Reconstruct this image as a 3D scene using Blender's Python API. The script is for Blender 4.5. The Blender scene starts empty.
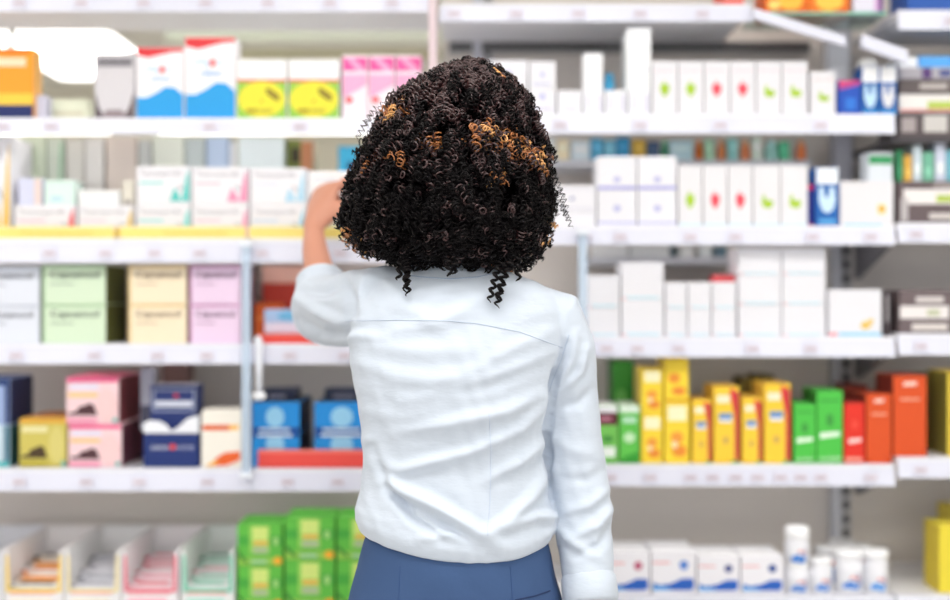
import bpy, bmesh, math, random
import numpy as np
from mathutils import Vector, Matrix
from mathutils.bvhtree import BVHTree
random.seed(7); rng = np.random.default_rng(11)
SC = bpy.context.scene
COL = SC.collection
PI = math.pi

# ------------------------------------------------------------------ place metrics
F = 950 * 50 / 36.0          # focal length in image pixels (50 mm lens)
EYE = 1.34                   # camera height
SHELF_Y = 2.62               # distance of the shelf fronts
def PX(x, y, Y): return Vector(((x - 475) / F * Y, Y, EYE - (y - 300) / F * Y))
def ZY(y, Y=SHELF_Y): return EYE - (y - 300) / F * Y
def XX(x, Y=SHELF_Y): return (x - 475) / F * Y

# ------------------------------------------------------------------ materials
def lin(c):
    return tuple((v / 255 / 12.92) if v / 255 <= .04045 else ((v / 255 + .055) / 1.055) ** 2.4 for v in c)
_m = {}
def mat(c, rough=.5, metal=0, emit=0, alpha=1, trans=0, spec=.4, name=None, bump=0):
    key = (tuple(c), rough, metal, emit, alpha, trans, spec, bump)
    if key in _m: return _m[key]
    m = bpy.data.materials.new(name or 'printed_%d_%d_%d' % tuple(c)); m.use_nodes = True
    nt = m.node_tree; b = nt.nodes['Principled BSDF']
    b.inputs['Base Color'].default_value = (*lin(c), 1); b.inputs['Roughness'].default_value = rough
    b.inputs['Metallic'].default_value = metal; b.inputs['Specular IOR Level'].default_value = spec
    if emit:
        b.inputs['Emission Color'].default_value = (*lin(c), 1); b.inputs['Emission Strength'].default_value = emit
    if trans: b.inputs['Transmission Weight'].default_value = trans
    if alpha < 1: b.inputs['Alpha'].default_value = alpha
    if bump:
        t = nt.nodes.new('ShaderNodeTexNoise'); t.inputs['Scale'].default_value = 60; t.inputs['Detail'].default_value = 3
        tc = nt.nodes.new('ShaderNodeTexCoord'); nt.links.new(tc.outputs['Object'], t.inputs['Vector'])
        bp = nt.nodes.new('ShaderNodeBump'); bp.inputs['Strength'].default_value = bump; bp.inputs['Distance'].default_value = .002
        nt.links.new(t.outputs['Fac'], bp.inputs['Height']); nt.links.new(bp.outputs['Normal'], b.inputs['Normal'])
    _m[key] = m
    return m

# ------------------------------------------------------------------ mesh building
class MB:
    """collects shapes, builds ONE mesh object"""
    def __init__(s): s.v = []; s.f = []; s.m = []; s.mats = []; s.sm = []
    def mi(s, m):
        if m not in s.mats: s.mats.append(m)
        return s.mats.index(m)
    def add(s, vs, fs, m, smooth=False):
        o = len(s.v); s.v += [tuple(v) for v in vs]; i = s.mi(m)
        for f in fs: s.f.append([o + k for k in f]); s.m.append(i); s.sm.append(smooth)
        return s
    def box(s, a, b, m, side=None, top=None, bev=0):
        (x0, y0, z0), (x1, y1, z1) = a, b
        e = min(bev, (x1 - x0) / 4, (y1 - y0) / 4, (z1 - z0) / 4)
        if e <= 0:
            vs = [(x0,y0,z0),(x1,y0,z0),(x1,y1,z0),(x0,y1,z0),(x0,y0,z1),(x1,y0,z1),(x1,y1,z1),(x0,y1,z1)]
            s.add(vs, [(0,1,5,4)], m); o = len(s.v) - 8
            for fs, mm in (([(1,2,6,5),(3,0,4,7)], side or m), ([(2,3,7,6)], m), ([(4,5,6,7),(3,2,1,0)], top or m)):
                i = s.mi(mm)
                for f in fs: s.f.append([o + k for k in f]); s.m.append(i); s.sm.append(False)
            return s
        vs = []; idx = {}
        X, Yy, Z = (x0, x1), (y0, y1), (z0, z1)
        for i in (0, 1):
            for j in (0, 1):
                for k in (0, 1):
                    sx, sy, sz = (1 - 2*i), (1 - 2*j), (1 - 2*k)
                    for ax in range(3):
                        d = [e * sx, e * sy, e * sz]; d[ax] = 0
                        idx[i, j, k, ax] = len(vs); vs.append((X[i] + d[0], Yy[j] + d[1], Z[k] + d[2]))
        o = len(s.v); s.v += vs
        def fc(keys, mm):
            s.f.append([o + idx[k] for k in keys]); s.m.append(s.mi(mm)); s.sm.append(False)
        sd = side or m; tp = top or m
        fc([(0,0,0,1),(1,0,0,1),(1,0,1,1),(0,0,1,1)], m); fc([(1,1,0,1),(0,1,0,1),(0,1,1,1),(1,1,1,1)], m)
        fc([(1,0,0,0),(1,1,0,0),(1,1,1,0),(1,0,1,0)], sd); fc([(0,1,0,0),(0,0,0,0),(0,0,1,0),(0,1,1,0)], sd)
        fc([(0,0,1,2),(1,0,1,2),(1,1,1,2),(0,1,1,2)], tp); fc([(0,1,0,2),(1,1,0,2),(1,0,0,2),(0,0,0,2)], tp)
        for i in (0, 1):
            for j in (0, 1): fc([(i,j,0,0),(i,j,1,0),(i,j,1,1),(i,j,0,1)], m)
            for k in (0, 1): fc([(i,0,k,0),(i,1,k,0),(i,1,k,2),(i,0,k,2)], m)
        for j in (0, 1):
            for k in (0, 1): fc([(0,j,k,1),(1,j,k,1),(1,j,k,2),(0,j,k,2)], m)
        for i in (0, 1):
            for j in (0, 1):
                for k in (0, 1): fc([(i,j,k,0),(i,j,k,1),(i,j,k,2)], m)
        return s
    def poly(s, pts, y, m):            # flat print in the X-Z plane, facing -Y
        s.add([(p[0], y, p[1]) for p in pts], [list(range(len(pts)))], m); return s
    def lathe(s, prof, m, n=24, c=(0, 0)):
        vs = []; fs = []
        for r, z in prof:
            for k in range(n): a = 2 * PI * k / n; vs.append((c[0] + r * math.cos(a), c[1] + r * math.sin(a), z))
        for i in range(len(prof) - 1):
            for k in range(n): fs.append((i*n + k, i*n + (k+1) % n, (i+1)*n + (k+1) % n, (i+1)*n + k))
        fs.append(list(range(n))[::-1]); fs.append([(len(prof)-1)*n + k for k in range(n)])
        return s.add(vs, fs, m, True)
    def tube(s, pts, rad, m, n=10, cap=True):
        pts = [Vector(p) for p in pts]; N = len(pts)
        if not hasattr(rad, '__len__'): rad = [rad] * N
        vs = []; fs = []; up = None
        for i in range(N):
            t = (pts[min(i+1, N-1)] - pts[max(i-1, 0)]).normalized()
            if up is None: up = t.orthogonal().normalized()
            up = (up - t * up.dot(t)).normalized(); w = t.cross(up)
            ra = rad[i] if hasattr(rad[i], '__len__') else (rad[i], rad[i])
            for k in range(n):
                a = 2 * PI * k / n; vs.append(pts[i] + up * (ra[0] * math.cos(a)) + w * (ra[1] * math.sin(a)))
        for i in range(N - 1):
            for k in range(n): fs.append((i*n + k, i*n + (k+1) % n, (i+1)*n + (k+1) % n, (i+1)*n + k))
        if cap: fs.append(list(range(n))[::-1]); fs.append([(N-1)*n + k for k in range(n)])
        return s.add(vs, fs, m, True)
    def sections(s, secs, m, n=40, e=2.0):  # (z, cx, cy, rx, ry_back, ry_front)
        vs = []; fs = []
        for z, cx, cy, rx, rb, rf in secs:
            for k in range(n):
                a = 2 * PI * k / n; c, q = math.cos(a), math.sin(a)
                px = math.copysign(abs(c) ** (2 / e), c); py = math.copysign(abs(q) ** (2 / e), q)
                vs.append((cx + rx * px, cy + (rf if q > 0 else rb) * py, z))
        N = len(secs)
        for i in range(N - 1):
            for k in range(n): fs.append((i*n + k, i*n + (k+1) % n, (i+1)*n + (k+1) % n, (i+1)*n + k))
        fs.append(list(range(n))[::-1]); fs.append([(N-1)*n + k for k in range(n)])
        return s.add(vs, fs, m, True)
    def ball(s, c, r, m, n=20):
        r = r if hasattr(r, '__len__') else (r, r, r)
        prof = [(math.sin(PI * i / n), -math.cos(PI * i / n)) for i in range(1, n)]
        secs = [(c[2] + z * r[2], c[0], c[1], q * r[0], q * r[1], q * r[1]) for q, z in prof]
        return s.sections(secs, m, n)
    def mesh(s, name, off=(0, 0, 0)):
        me = bpy.data.meshes.new(name)
        me.from_pydata([(v[0]-off[0], v[1]-off[1], v[2]-off[2]) for v in s.v], [], s.f)
        for mm in s.mats: me.materials.append(mm)
        me.polygons.foreach_set('material_index', s.m); me.polygons.foreach_set('use_smooth', s.sm)
        me.update(); return me
    def build(s, name, parent=None, loc=(0, 0, 0), world=False):
        """world=True: the vertices were given in world space and loc is the wanted origin"""
        o = bpy.data.objects.new(name, s.mesh(name, loc if world else (0, 0, 0)))
        COL.objects.link(o); o.location = loc
        if parent is not None: o.parent = parent
        return o

def tag(o, label, cat, group=None, kind=None):
    o['label'] = label; o['category'] = cat
    if group: o['group'] = group
    if kind: o['kind'] = kind
    return o
def empty(name, loc):
    o = bpy.data.objects.new(name, None); COL.objects.link(o); o.location = loc; o.empty_display_size = .05
    return o
def struct(o): o['kind'] = 'structure'; return o

_txt = {}
def textmesh(s):
    if s not in _txt:
        cu = bpy.data.curves.new('lettering', 'FONT'); cu.body = s; cu.resolution_u = 2
        ob = bpy.data.objects.new('lettering', cu)
        me = bpy.data.meshes.new_from_object(ob)
        vs = [v.co.copy() for v in me.vertices]; fs = [list(p.vertices) for p in me.polygons]
        bpy.data.objects.remove(ob); bpy.data.meshes.remove(me)
        x0 = min(v.x for v in vs); x1 = max(v.x for v in vs); y0 = min(v.y for v in vs); y1 = max(v.y for v in vs)
        _txt[s] = ([((v.x - x0) / (x1 - x0), (v.y - y0) / (y1 - y0)) for v in vs], fs)
    return _txt[s]

def prints(mb, pr, x0, x1, z0, z1, y):
    """flat printing on a front face; u,v run 0..1 over the face"""
    W, H = x1 - x0, z1 - z0
    for i, p in enumerate(pr):
        yy = y - .0003 * (i + 1); k = p[0]; m = mat(p[-1], .5)
        U = lambda u: x0 + u * W
        V = lambda v: z0 + v * H
        if k == 'r': mb.poly([(U(p[1]), V(p[2])), (U(p[3]), V(p[2])), (U(p[3]), V(p[4])), (U(p[1]), V(p[4]))], yy, m)
        elif k == 'e': mb.poly([(U(p[1] + p[3] * math.cos(a * PI / 10)), V(p[2] + p[4] * math.sin(a * PI / 10))) for a in range(20)], yy, m)
        elif k == 'p': mb.poly([(U(a), V(b)) for a, b in p[1]], yy, m)
        elif k == 't':
            vs, fs = textmesh(p[5])
            mb.add([(U(p[1] + a * (p[3] - p[1])), yy, V(p[2] + b * (p[4] - p[2]))) for a, b in vs], fs, m)

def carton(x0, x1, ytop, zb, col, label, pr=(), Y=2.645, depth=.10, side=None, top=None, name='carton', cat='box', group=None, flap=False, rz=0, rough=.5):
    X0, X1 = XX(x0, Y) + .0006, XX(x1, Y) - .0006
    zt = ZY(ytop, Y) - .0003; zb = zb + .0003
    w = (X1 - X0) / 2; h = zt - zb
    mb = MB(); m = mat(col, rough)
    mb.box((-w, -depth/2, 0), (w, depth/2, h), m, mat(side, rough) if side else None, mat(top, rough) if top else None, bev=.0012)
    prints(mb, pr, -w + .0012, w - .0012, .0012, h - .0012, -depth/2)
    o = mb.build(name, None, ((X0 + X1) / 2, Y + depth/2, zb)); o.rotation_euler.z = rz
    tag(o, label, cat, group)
    if flap:
        fm = mat(top or col, rough)
        f = MB().box((-w * .96, -depth/2 + .002, h), (w * .96, depth/2 - .006, h + .0012), fm).box((-w * .96, -depth/2 + .0015, h), (w * .96, -depth/2 + .0024, h + .0016), fm)
        fo = f.build('closing_flap', o)
    o['_t'] = zt
    return o
def top(o): return o['_t'] + (.0018 if o.children else 0)

W_ = (244, 244, 247); LILAC = (218, 219, 236)
PANEL = mat((224, 216, 208), .6, name='beige_grey_steel'); SHELFM = mat((238, 238, 243), .35, name='white_enamel')
RAILM = mat((225, 226, 240), .3, name='lilac_white_rail'); UPR = mat((208, 209, 217), .4, name='grey_upright')
DARK = mat((40, 38, 42), .6, name='dark_slot')

# ------------------------------------------------------------------ room
H = 2.6
st = MB().box((-5, -3, -.05), (5, 8.2, 0), mat((214, 210, 205), .3, name='pale_floor')).build('floor'); struct(st)
m = MB()
CEIL = mat((240, 238, 232), .8, name='ceiling_paint')
m.box((-5, -3, H), (5, 8.2, H + .05), CEIL); struct(m.build('ceiling'))
struct(MB().box((-5, 8.0, 0), (5, 8.1, H), mat((232, 228, 212), .8, name='cream_paint')).build('wall_back'))
struct(MB().box((-5.1, -3, 0), (-5, 8.1, H), mat((236, 234, 228), .8, name='wall_white')).build('wall_left'))
struct(MB().box((5, -3, 0), (5.1, 8.1, H), mat((236, 234, 228), .8, name='wall_white_b')).build('wall_right'))
def ceiling_light(x, y, w, d, rz, label, power):
    e = empty('ceiling_light', (x, y, H)); e.rotation_euler.z = rz
    tag(e, label, 'ceiling light', 'flat ceiling panel lights')
    t = .03; fm = mat((235, 235, 235), .4)
    f = MB()
    f.box((-w/2 - t, -d/2 - t, -.02), (w/2 + t, -d/2, 0), fm).box((-w/2 - t, d/2, -.02), (w/2 + t, d/2 + t, 0), fm)
    f.box((-w/2 - t, -d/2, -.02), (-w/2, d/2, 0), fm).box((w/2, -d/2, -.02), (w/2 + t, d/2, 0), fm)
    f.build('frame', e)
    MB().box((-w/2, -d/2, -.012), (w/2, d/2, -.004), mat((255, 253, 250), .5, emit=power, name='lit_diffuser')).build('diffuser', e)
# the panel seen through the open back of the left unit
ceiling_light(-2.0, 6.745, .56, 1.12, 0, 'glowing ceiling panel seen beyond the top left shelf', 6)
POW = 8
for x, y in ((-2.6, 3.9), (-.9, 3.9), (.8, 3.9), (2.5, 3.9)):  # added unseen panels that brighten the room beyond the shelves
    ceiling_light(x, y, 1.1, .6, 0, 'added ceiling panel light brightening the room behind the shelving, out of view', 9)
for i, (x, y) in enumerate([(-1.7, 1.35), (0, 1.35), (1.7, 1.35), (-1.7, -1.0), (0, -1.0), (1.7, -1.0)]):
    ceiling_light(x, y, 1.1, .6, 0, 'flat ceiling panel light over the aisle out of view', POW)

# ------------------------------------------------------------------ shelving
RAILS = {'L': [(-8, 12), (118, 134), (240, 263), (344, 364), (469, 491), (612, 632)],
         'R': [(4, 22), (114, 134), (226, 245), (337, 357), (465, 486), (597, 618)],
         'S': [(10, 30), None, (223, 243), (334, 355), (458, 478), (596, 618)]}
T = {k: [ZY(r[0]) if r else None for r in v] for k, v in RAILS.items()}
STRIP = 3.2
def shelving(key, x0, x1, label, depths, tickets, back_rows, ends={}, strips=()):
    full = x1
    X0, X1 = XX(x0), XX(x1); e = empty('shelving_unit', ((X0 + X1) / 2, SHELF_Y + .2, 0))
    tag(e, label, 'shelving', 'white shop shelving units')
    L = (-(X0 + X1) / 2, -(SHELF_Y + .2), 0)
    def loc(mb, name, parent=e):
        return mb.build(name, parent, (0, 0, 0), False)
    def sh(a): return (a[0] + L[0], a[1] + L[1], a[2])
    def bx(mb, a, b, m, bev=0): return mb.box(sh(a), sh(b), m, bev=bev)
    for i, r in enumerate(RAILS[key]):
        if not r: continue
        zt, zb = ZY(r[0]), ZY(r[1]); d = depths[i]; X1 = XX(ends.get(i, full)); x1 = ends.get(i, full)
        b = loc(bx(MB(), (X0, SHELF_Y + .006, zt - .016), (X1, SHELF_Y + d, zt), SHELFM, .001), 'shelf_board')
        rm = MB()
        rm.add([sh(p) for p in [(X0, SHELF_Y + .004, zt + .001), (X1, SHELF_Y + .004, zt + .001), (X1, SHELF_Y - .004, zb), (X0, SHELF_Y - .004, zb),
                 (X0, SHELF_Y + .008, zt + .001), (X1, SHELF_Y + .008, zt + .001), (X1, SHELF_Y + .001, zb), (X0, SHELF_Y + .001, zb)]],
               [(0,3,2,1), (4,5,6,7), (0,1,5,4), (3,7,6,2), (0,4,7,3), (1,2,6,5)], RAILM)
        rm.add([sh(p) for p in [(X0, SHELF_Y + .0025, zt - .001), (X1, SHELF_Y + .0025, zt - .001), (X1, SHELF_Y + .0015, zt - .006), (X0, SHELF_Y + .0015, zt - .006)]], [(0, 3, 2, 1)], SHELFM)
        rl = loc(rm, 'price_rail', b)
        for tx in tickets[i]:
            zc = zb + (zt - zb) * .42
            if not x0 < tx < x1: continue
            tk = MB(); cx = XX(tx)
            bx(tk, (cx - .014, SHELF_Y - .0062, zc - .009), (cx + .014, SHELF_Y - .0042, zc + .009), mat((226, 222, 234), .4))
            tk.poly([(cx + L[0] + u * .010, zc + v * .0035) for u, v in ((-1, -1), (1, -1), (1, 1), (-1, 1))], SHELF_Y - .0066 + L[1], mat((204, 190, 200), .5))
            loc(tk, 'price_ticket', b)
        if True:   # added fill light: unseen glowing strip under the board, brightens goods and backs
            for q in range(2):
                xa = X0 + .05 + (X1 - X0) * .5 * q; xb = X0 + (X1 - X0) * .5 * (q + 1) - .05; so = .012 if i == 0 else .078 if d < .2 else .075
                ls = loc(bx(MB(), (xa, SHELF_Y + so, zt - .021), (xb, SHELF_Y + so + .018, zt - .0165), mat((255, 252, 246), .5, emit=(STRIP if i < 1 else 3.6 if d < .2 else 3.5), name='added_lit_strip')), 'added_light_strip', b)
    X1 = XX(full)
    for j, (ya, yb) in enumerate(back_rows):
        loc(bx(MB(), (X0, 2.96, ya), (X1, 2.975, yb), PANEL), 'back_panel')
    return e, loc, sh, bx
rows = [list(range(20, 960, 62)), [4, 52, 210, 300, 480, 560, 640, 720, 820], [50, 106, 155, 200, 262, 340, 585, 620, 690, 735, 812, 870, 915],
        [17, 95, 158, 207, 290, 345, 606, 637, 678, 752, 810, 920], [20, 87, 140, 208, 288, 338, 610, 650, 690, 712, 735, 757, 780, 800, 820, 870, 920],
        list(range(20, 960, 70))]
zlow = .02
eL, loc, sh, bx = shelving('L', -190, 436, 'long white shelving unit left of the woman stocked with pastel boxes and white bins',
    [.30, .15, .34, .34, .34, .34], rows, [(zlow, T['L'][2] - .02)], {}, (0, 1))
for x in (-185, 433):
    X = XX(x, 2.62)
    loc(bx(MB(), (X - .008, 2.60 if x > 0 else 2.7, T['L'][2] if x > 0 else 0), (X + .008, 2.66 if x > 0 else 2.96, 2.35), mat((225, 205, 210), .4), .002), 'upright')
loc(bx(MB(), (XX(-190), 2.64, 0), (XX(436), 2.96, .10), SHELFM, .003), 'base_plinth')
eR, loc, sh, bx = shelving('R', 440, 895, 'white shelving unit right of the woman filled with white medicine boxes',
    [.30, .15, .15, .34, .34, .34], rows, [(zlow, T['R'][4] - .02), (T['R'][4], T['R'][3] - .02), (T['R'][3], 2.2)], {0: 752}, (0, 1))
for x in (838, 480):
    X = XX(x, 2.94)
    loc(bx(MB(), (X - .016, 2.925, 0), (X + .004, 2.958, 2.3), UPR, .002), 'upright')
    sl = MB()
    bx(sl, (X + .005, 2.94, 0), (X + .030, 2.9585, 2.3), mat((200, 198, 200), .4))
    for k in range(70): bx(sl, (X + .012, 2.938, .15 + k * .0315), (X + .024, 2.9402, .168 + k * .0315), DARK)
    loc(sl, 'slotted_strip')
# dark slotted channel under the top shelf and grille
g = MB(); zt = ZY(46, 2.93)
bx(g, (XX(449, 2.93), 2.93, zt - .012), (XX(810, 2.93), 2.955, zt + .010), mat((150, 150, 150), .5))
for k in range(44): bx(g, (XX(452, 2.93) + k * .0181, 2.928, zt - .008), (XX(452, 2.93) + k * .0181 + .013, 2.9305, zt + .005), DARK)
loc(g, 'slotted_channel')
# wide light end post and side cheek, upper right
loc(bx(MB(), (XX(827, 2.8), 2.80, T['R'][1] + .0), (XX(850, 2.8), 2.84, 2.2), mat((226, 226, 232), .4), .003), 'upright')
loc(bx(MB(), (XX(829, 2.9), 2.86, T['R'][2]), (XX(848, 2.9), 2.90, T['R'][1] + .02), mat((196, 196, 206), .4), .003), 'upright')
def bracket(zt, d, x, name='bracket'):
    X = XX(x, 2.93); th = .004
    pts = [(2.93, zt - .017), (2.93, zt - .10), (2.91, zt - .10), (2.93 - d, zt - .035), (2.93 - d, zt - .017)]
    v = [sh((X - th, a, b)) for a, b in pts] + [sh((X + th, a, b)) for a, b in pts]; n = len(pts)
    fs = [list(range(n)), list(range(2*n - 1, n - 1, -1))] + [(i, i + n, (i + 1) % n + n, (i + 1) % n) for i in range(n)]
    loc(MB().add(v, fs, mat((120, 118, 124), .4)), name)
for i in (2, 3, 4): bracket(T['R'][i], .25, 856)
loc(bx(MB(), (XX(440), 2.64, 0), (XX(895), 2.96, .10), SHELFM, .003), 'base_plinth')
# slanted label strip at the right end of the top shelf
def slant(a, b, Y, t, label, parent):
    A, B = PX(a[0], a[1], Y), PX(b[0], b[1], Y); u = Vector((0, 0, 1)) * t
    v = [A, B, B - u, A - u]; w = [p + Vector((0, .012, 0)) for p in v]
    V = [sh(tuple(p)) for p in v + w]
    return loc(MB().add(V, [(0,3,2,1), (4,5,6,7), (0,1,5,4), (1,2,6,5), (2,3,7,6), (3,0,4,7)], RAILM), label)
slant((754, 8), (846, 36), 2.60, .020, 'slanted_label_strip', eR)
# rear ledges with small goods
def ledge(y, x0, x1, Y0=2.82, Y1=2.955):
    loc(bx(MB(), (XX(x0, Y0), Y0, ZY(y, Y0) - .016), (XX(x1, Y0), Y1, ZY(y, Y0)), mat((205, 206, 212), .4), .001), 'rear_ledge')
    return ZY(y, Y0)
LED2 = ledge(160, 540, 812); LED3 = ledge(257, 590, 735)
eS, loc, sh, bx = shelving('S', 898, 1060, 'white shelving unit cut off by the right picture edge with yellow boxes at its foot',
    [.30, .15, .24, .34, .34, .34], rows, [(zlow, 2.2)], {}, (0,))
loc(bx(MB(), (XX(1050), 2.66, 0), (XX(1058), 2.96, 2.3), UPR, .002), 'upright')
loc(bx(MB(), (XX(898), 2.64, 0), (XX(1060), 2.96, .10), SHELFM, .003), 'base_plinth')
slant((862, 34), (908, 50), 2.60, .026, 'slanted_label_strip', eS)
Zs1 = ZY(135); loc(bx(MB(), (XX(898), 2.66, Zs1 - .01), (XX(1060), 2.96, Zs1), mat((80, 76, 80), .4), .001), 'shelf_board')

# glass shelf, upper right
gz = ZY(12, 2.64)
gl = MB().box((XX(756, 2.64), 2.64, gz - .006), (XX(887, 2.64), 2.79, gz), mat((222, 246, 238), .05, trans=.95, name='green_edge_glass')).build('glass_shelf')
MB().box((XX(756, 2.638), 2.6365, gz - .0055), (XX(887, 2.638), 2.6395, gz - .0005), mat((120, 196, 170), .2)).build('front_edge', gl)
tag(gl, 'green-edged glass shelf across the top right carrying orange boxes', 'glass shelf')

# translucent acrylic posts
def post(x, y0, y1, label):
    X = XX(x, 2.60); a, b = ZY(y0, 2.60), ZY(y1, 2.60); e = empty('acrylic_post', (X, 2.604, b)); tag(e, label, 'post', 'clear pale blue acrylic posts')
    MB().box((-.009, -.004, 0), (.009, .004, a - b), mat((214, 232, 250), .15, alpha=.55, name='pale_blue_acrylic'), bev=.001).build('strip', e)
    MB().box((-.013, -.007, -.004), (.013, .0075, .006), mat((235, 240, 248), .3)).build('foot_clip', e)
    MB().box((-.013, -.007, a - b - .006), (.013, .0075, a - b + .004), mat((235, 240, 248), .3)).build('top_clip', e)
post(246, 243, 476, 'pale blue clear acrylic post in front of the left shelves')
post(583, 232, 476, 'pale blue clear acrylic post beside the womans right shoulder')
# white label hook under the middle shelf
hk = empty('label_hook', (XX(259, 2.6), 2.602, ZY(400, 2.6))); tag(hk, 'white plastic label hook hanging above the blue boxes', 'hook')
hh = ZY(336, 2.6) - ZY(400, 2.6)
MB().tube([(0, 0, .012), (0, 0, hh * .5), (0, .0, hh - .012), (-.004, .0, hh)], [.006, .007, .008, .006], mat((238, 240, 248), .35), 12).build('stem', hk)
MB().ball((0, 0, .008), (.014, .008, .009), mat((245, 246, 250), .3)).build('knob', hk)

# pale structure beyond the open back of the upper left rows
for i, (ya, yb, Y, c, x0, x1) in enumerate([(12, 25, 3.4, (200, 216, 192), 14, 300), (28, 40, 3.6, (226, 232, 222), 165, 440), (50, 56, 3.5, (176, 172, 138), 165, 440), (100, 108, 3.6, (214, 212, 196), -60, 440)]):
    struct(MB().box((XX(x0, Y), Y, ZY(yb, Y)), (XX(x1, Y), Y + .04, ZY(ya, Y)), mat(c, .6)).build('trim_%d' % (i + 1)))
struct(MB().box((XX(8, 3.3), 3.3, 0), (XX(12, 3.3), 3.33, H), mat((205, 210, 205), .5)).build('trim_5'))

# ------------------------------------------------------------------ goods
def wave(c, v=.35): return [('p', [(0, 0), (1, 0), (1, v - .08), (.82, v + .02), (.62, v + .03), (.4, v - .06), (.2, v - .12), (0, v - .12)], c)]
L, R, S = T['L'], T['R'], T['S']
# --- L1
carton(-28, 34, 48, L[1], (246, 160, 40), 'orange box with navy base at the top left picture edge',
       [('r', 0, 0, 1, .2, (24, 40, 100)), ('r', 0, .2, 1, .36, (250, 205, 70)), ('r', .1, .75, .88, .87, (250, 225, 190)), ('r', .05, .93, .95, 1, (235, 120, 30))], depth=.05, side=(247, 190, 110))
carton(35, 46, 95, L[1], (205, 205, 225), 'small lavender pack beside the orange box', Y=2.66, depth=.05)
carton(49, 88, 99, L[1], (226, 230, 206), 'low pale green pack on the top left shelf under the ceiling light', [('r', .1, .3, .9, .5, (210, 205, 180))], Y=2.70, depth=.06)
carton(94, 135, 53, L[1], (214, 210, 214), 'grey box with dark printed header and dark lower corners',
       [('r', .04, .8, .96, .94, (150, 146, 152)), ('t', .08, .82, .92, .92, 'GROFORM', (70, 66, 72)), ('p', [(0, 0), (.28, 0), (.1, .18), (0, .42)], (95, 82, 88)), ('p', [(1, 0), (1, .42), (.88, .18), (.7, 0)], (105, 90, 92)), ('p', [(.15, 0), (.85, 0), (.7, .14), (.3, .14)], (150, 135, 140))], depth=.06)
for (x0, x1, yt, lb) in ((136, 184, 47, 'shorter of two white boxes with red top and blue wave'), (184.5, 236, 37, 'taller of two white boxes with red top and blue wave')):
    carton(x0, x1, yt, L[1], (246, 243, 246), lb, wave((38, 160, 228), .42) + [('p', [(0, .9), (.25, .86), (.5, .9), (.75, .94), (1, .95), (1, 1), (0, 1)], (224, 56, 62)),
        ('t', .22, .64, .78, .74, 'Hipoc', (150, 205, 240)), ('t', .30, .53, .72, .61, 'cilamn', (110, 180, 235)), ('e', .55, .69, .06, .045, (240, 90, 80))], depth=.06, group='red and blue wave boxes')
for (x0, x1, lb) in ((236.5, 287, 'white topped yellow box standing beside the taller blue wave box'), (288, 340, 'white topped yellow box standing beside the pink boxes')):
    carton(x0, x1, 59, L[1], (248, 247, 247), lb, [('r', 0, 0, 1, .64, (150, 205, 80)), ('r', 0, .62, 1, .67, (232, 110, 90)), ('e', .5, .33, .49, .31, (236, 228, 62)), ('p', [(.58, .52), (.66, .52), (.86, .4), (.86, .3), (.76, .32), (.6, .42)], (150, 130, 40)),
        ('r', .18, .1, .4, .17, (170, 150, 40)), ('r', .42, .1, .72, .17, (205, 190, 60)), ('e', .5, .3, .03, .02, (190, 160, 50))], depth=.07, group='yellow and white boxes')
for i, (a, b) in enumerate(((342, 368), (368.5, 395), (395.5, 422))):
    carton(a, b, 55, L[1], (250, 236, 244), ['first pink and white box next to the yellow boxes', 'middle one of three pink and white boxes', 'pink and white box touching the hair outline'][i],
        [('r', 0, .76, 1, .97, (238, 90, 165)), ('p', [(.1, .97), (.4, .97), (.9, .8), (.9, .76), (.6, .76)], (250, 170, 210)), ('p', [(0, .7), (1, .7), (1, .55), (.1, .35), (0, .35)], (248, 178, 214)), ('e', .25, .3, .16, .05, (235, 70, 80))], depth=.07, group='pink and white boxes')
# --- L0 goods just out of sight are left out
# --- L2 front stacks
TXT = (176, 174, 182)
def white_med(x0, x1, yt, zb, label, tone, corner, Y=2.66, group='white printed boxes behind the yellow strip'):
    pr = [('t', .06, .72, .84, .9, 'Tamsunperolle', (150, 148, 156))]
    if tone: pr += [('r', .05, .54, .5, .6, tone)]
    if corner: pr += [('p', [(.62, .08), (.7, .45), (.78, .3), (.84, .08)], corner), ('p', [(.84, .08), (.92, .7), (.98, .95), (.99, .08)], corner), ('p', [(.76, .52), (.84, .45), (.86, .36), (.8, .44)], (120, 120, 125))]
    return carton(x0, x1, yt, zb, (240, 238, 242), label, pr, Y=Y, depth=.13, group=group)
b = {}
for i, (a, c, tn, cr, nm) in enumerate(((14, 76, (240, 200, 214), (232, 80, 90), 'red'), (78, 134, (244, 214, 224), (222, 190, 100), 'gold'), (136, 191, (150, 222, 220), (120, 214, 208), 'teal'),
                              (192, 249, (244, 205, 216), (240, 160, 190), 'pink'), (250, 306, (206, 222, 240), (170, 214, 236), 'light blue'))):
    b[i] = white_med(a, c, 205, L[2], 'lower white medicine box with %s corner mark behind the yellow strip' % nm, tn, cr)
white_med(136, 191, 166, top(b[2]), 'white medicine box with teal figure on top of its stack', (140, 220, 214), (92, 202, 194))
white_med(192, 249, 167, top(b[3]), 'white medicine box with pink figure on top of its stack', (248, 200, 210), (240, 150, 184))
white_med(250, 306, 168, top(b[4]), 'white medicine box with pale blue figure on top near the raised hand', (222, 228, 240), (182, 220, 240))
white_med(-40, 11, 136, L[2], 'tall white box at the left edge above the yellow strip', None, (240, 196, 90))
carton(18, 42, 178, top(b[0]), (214, 216, 238), 'small lilac carton lying on the red cornered white box', [('r', .7, 0, 1, 1, (236, 214, 206))], Y=2.67, depth=.06)
carton(44, 75, 180, top(b[0]), (222, 242, 234), 'small mint carton lying on the red cornered white box', [('r', .2, .15, .6, .35, (190, 220, 230))], Y=2.67, depth=.06)
carton(78, 120, 190, top(b[1]), (240, 240, 240), 'small plain white carton on the gold cornered box', Y=2.67, depth=.07)
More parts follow.
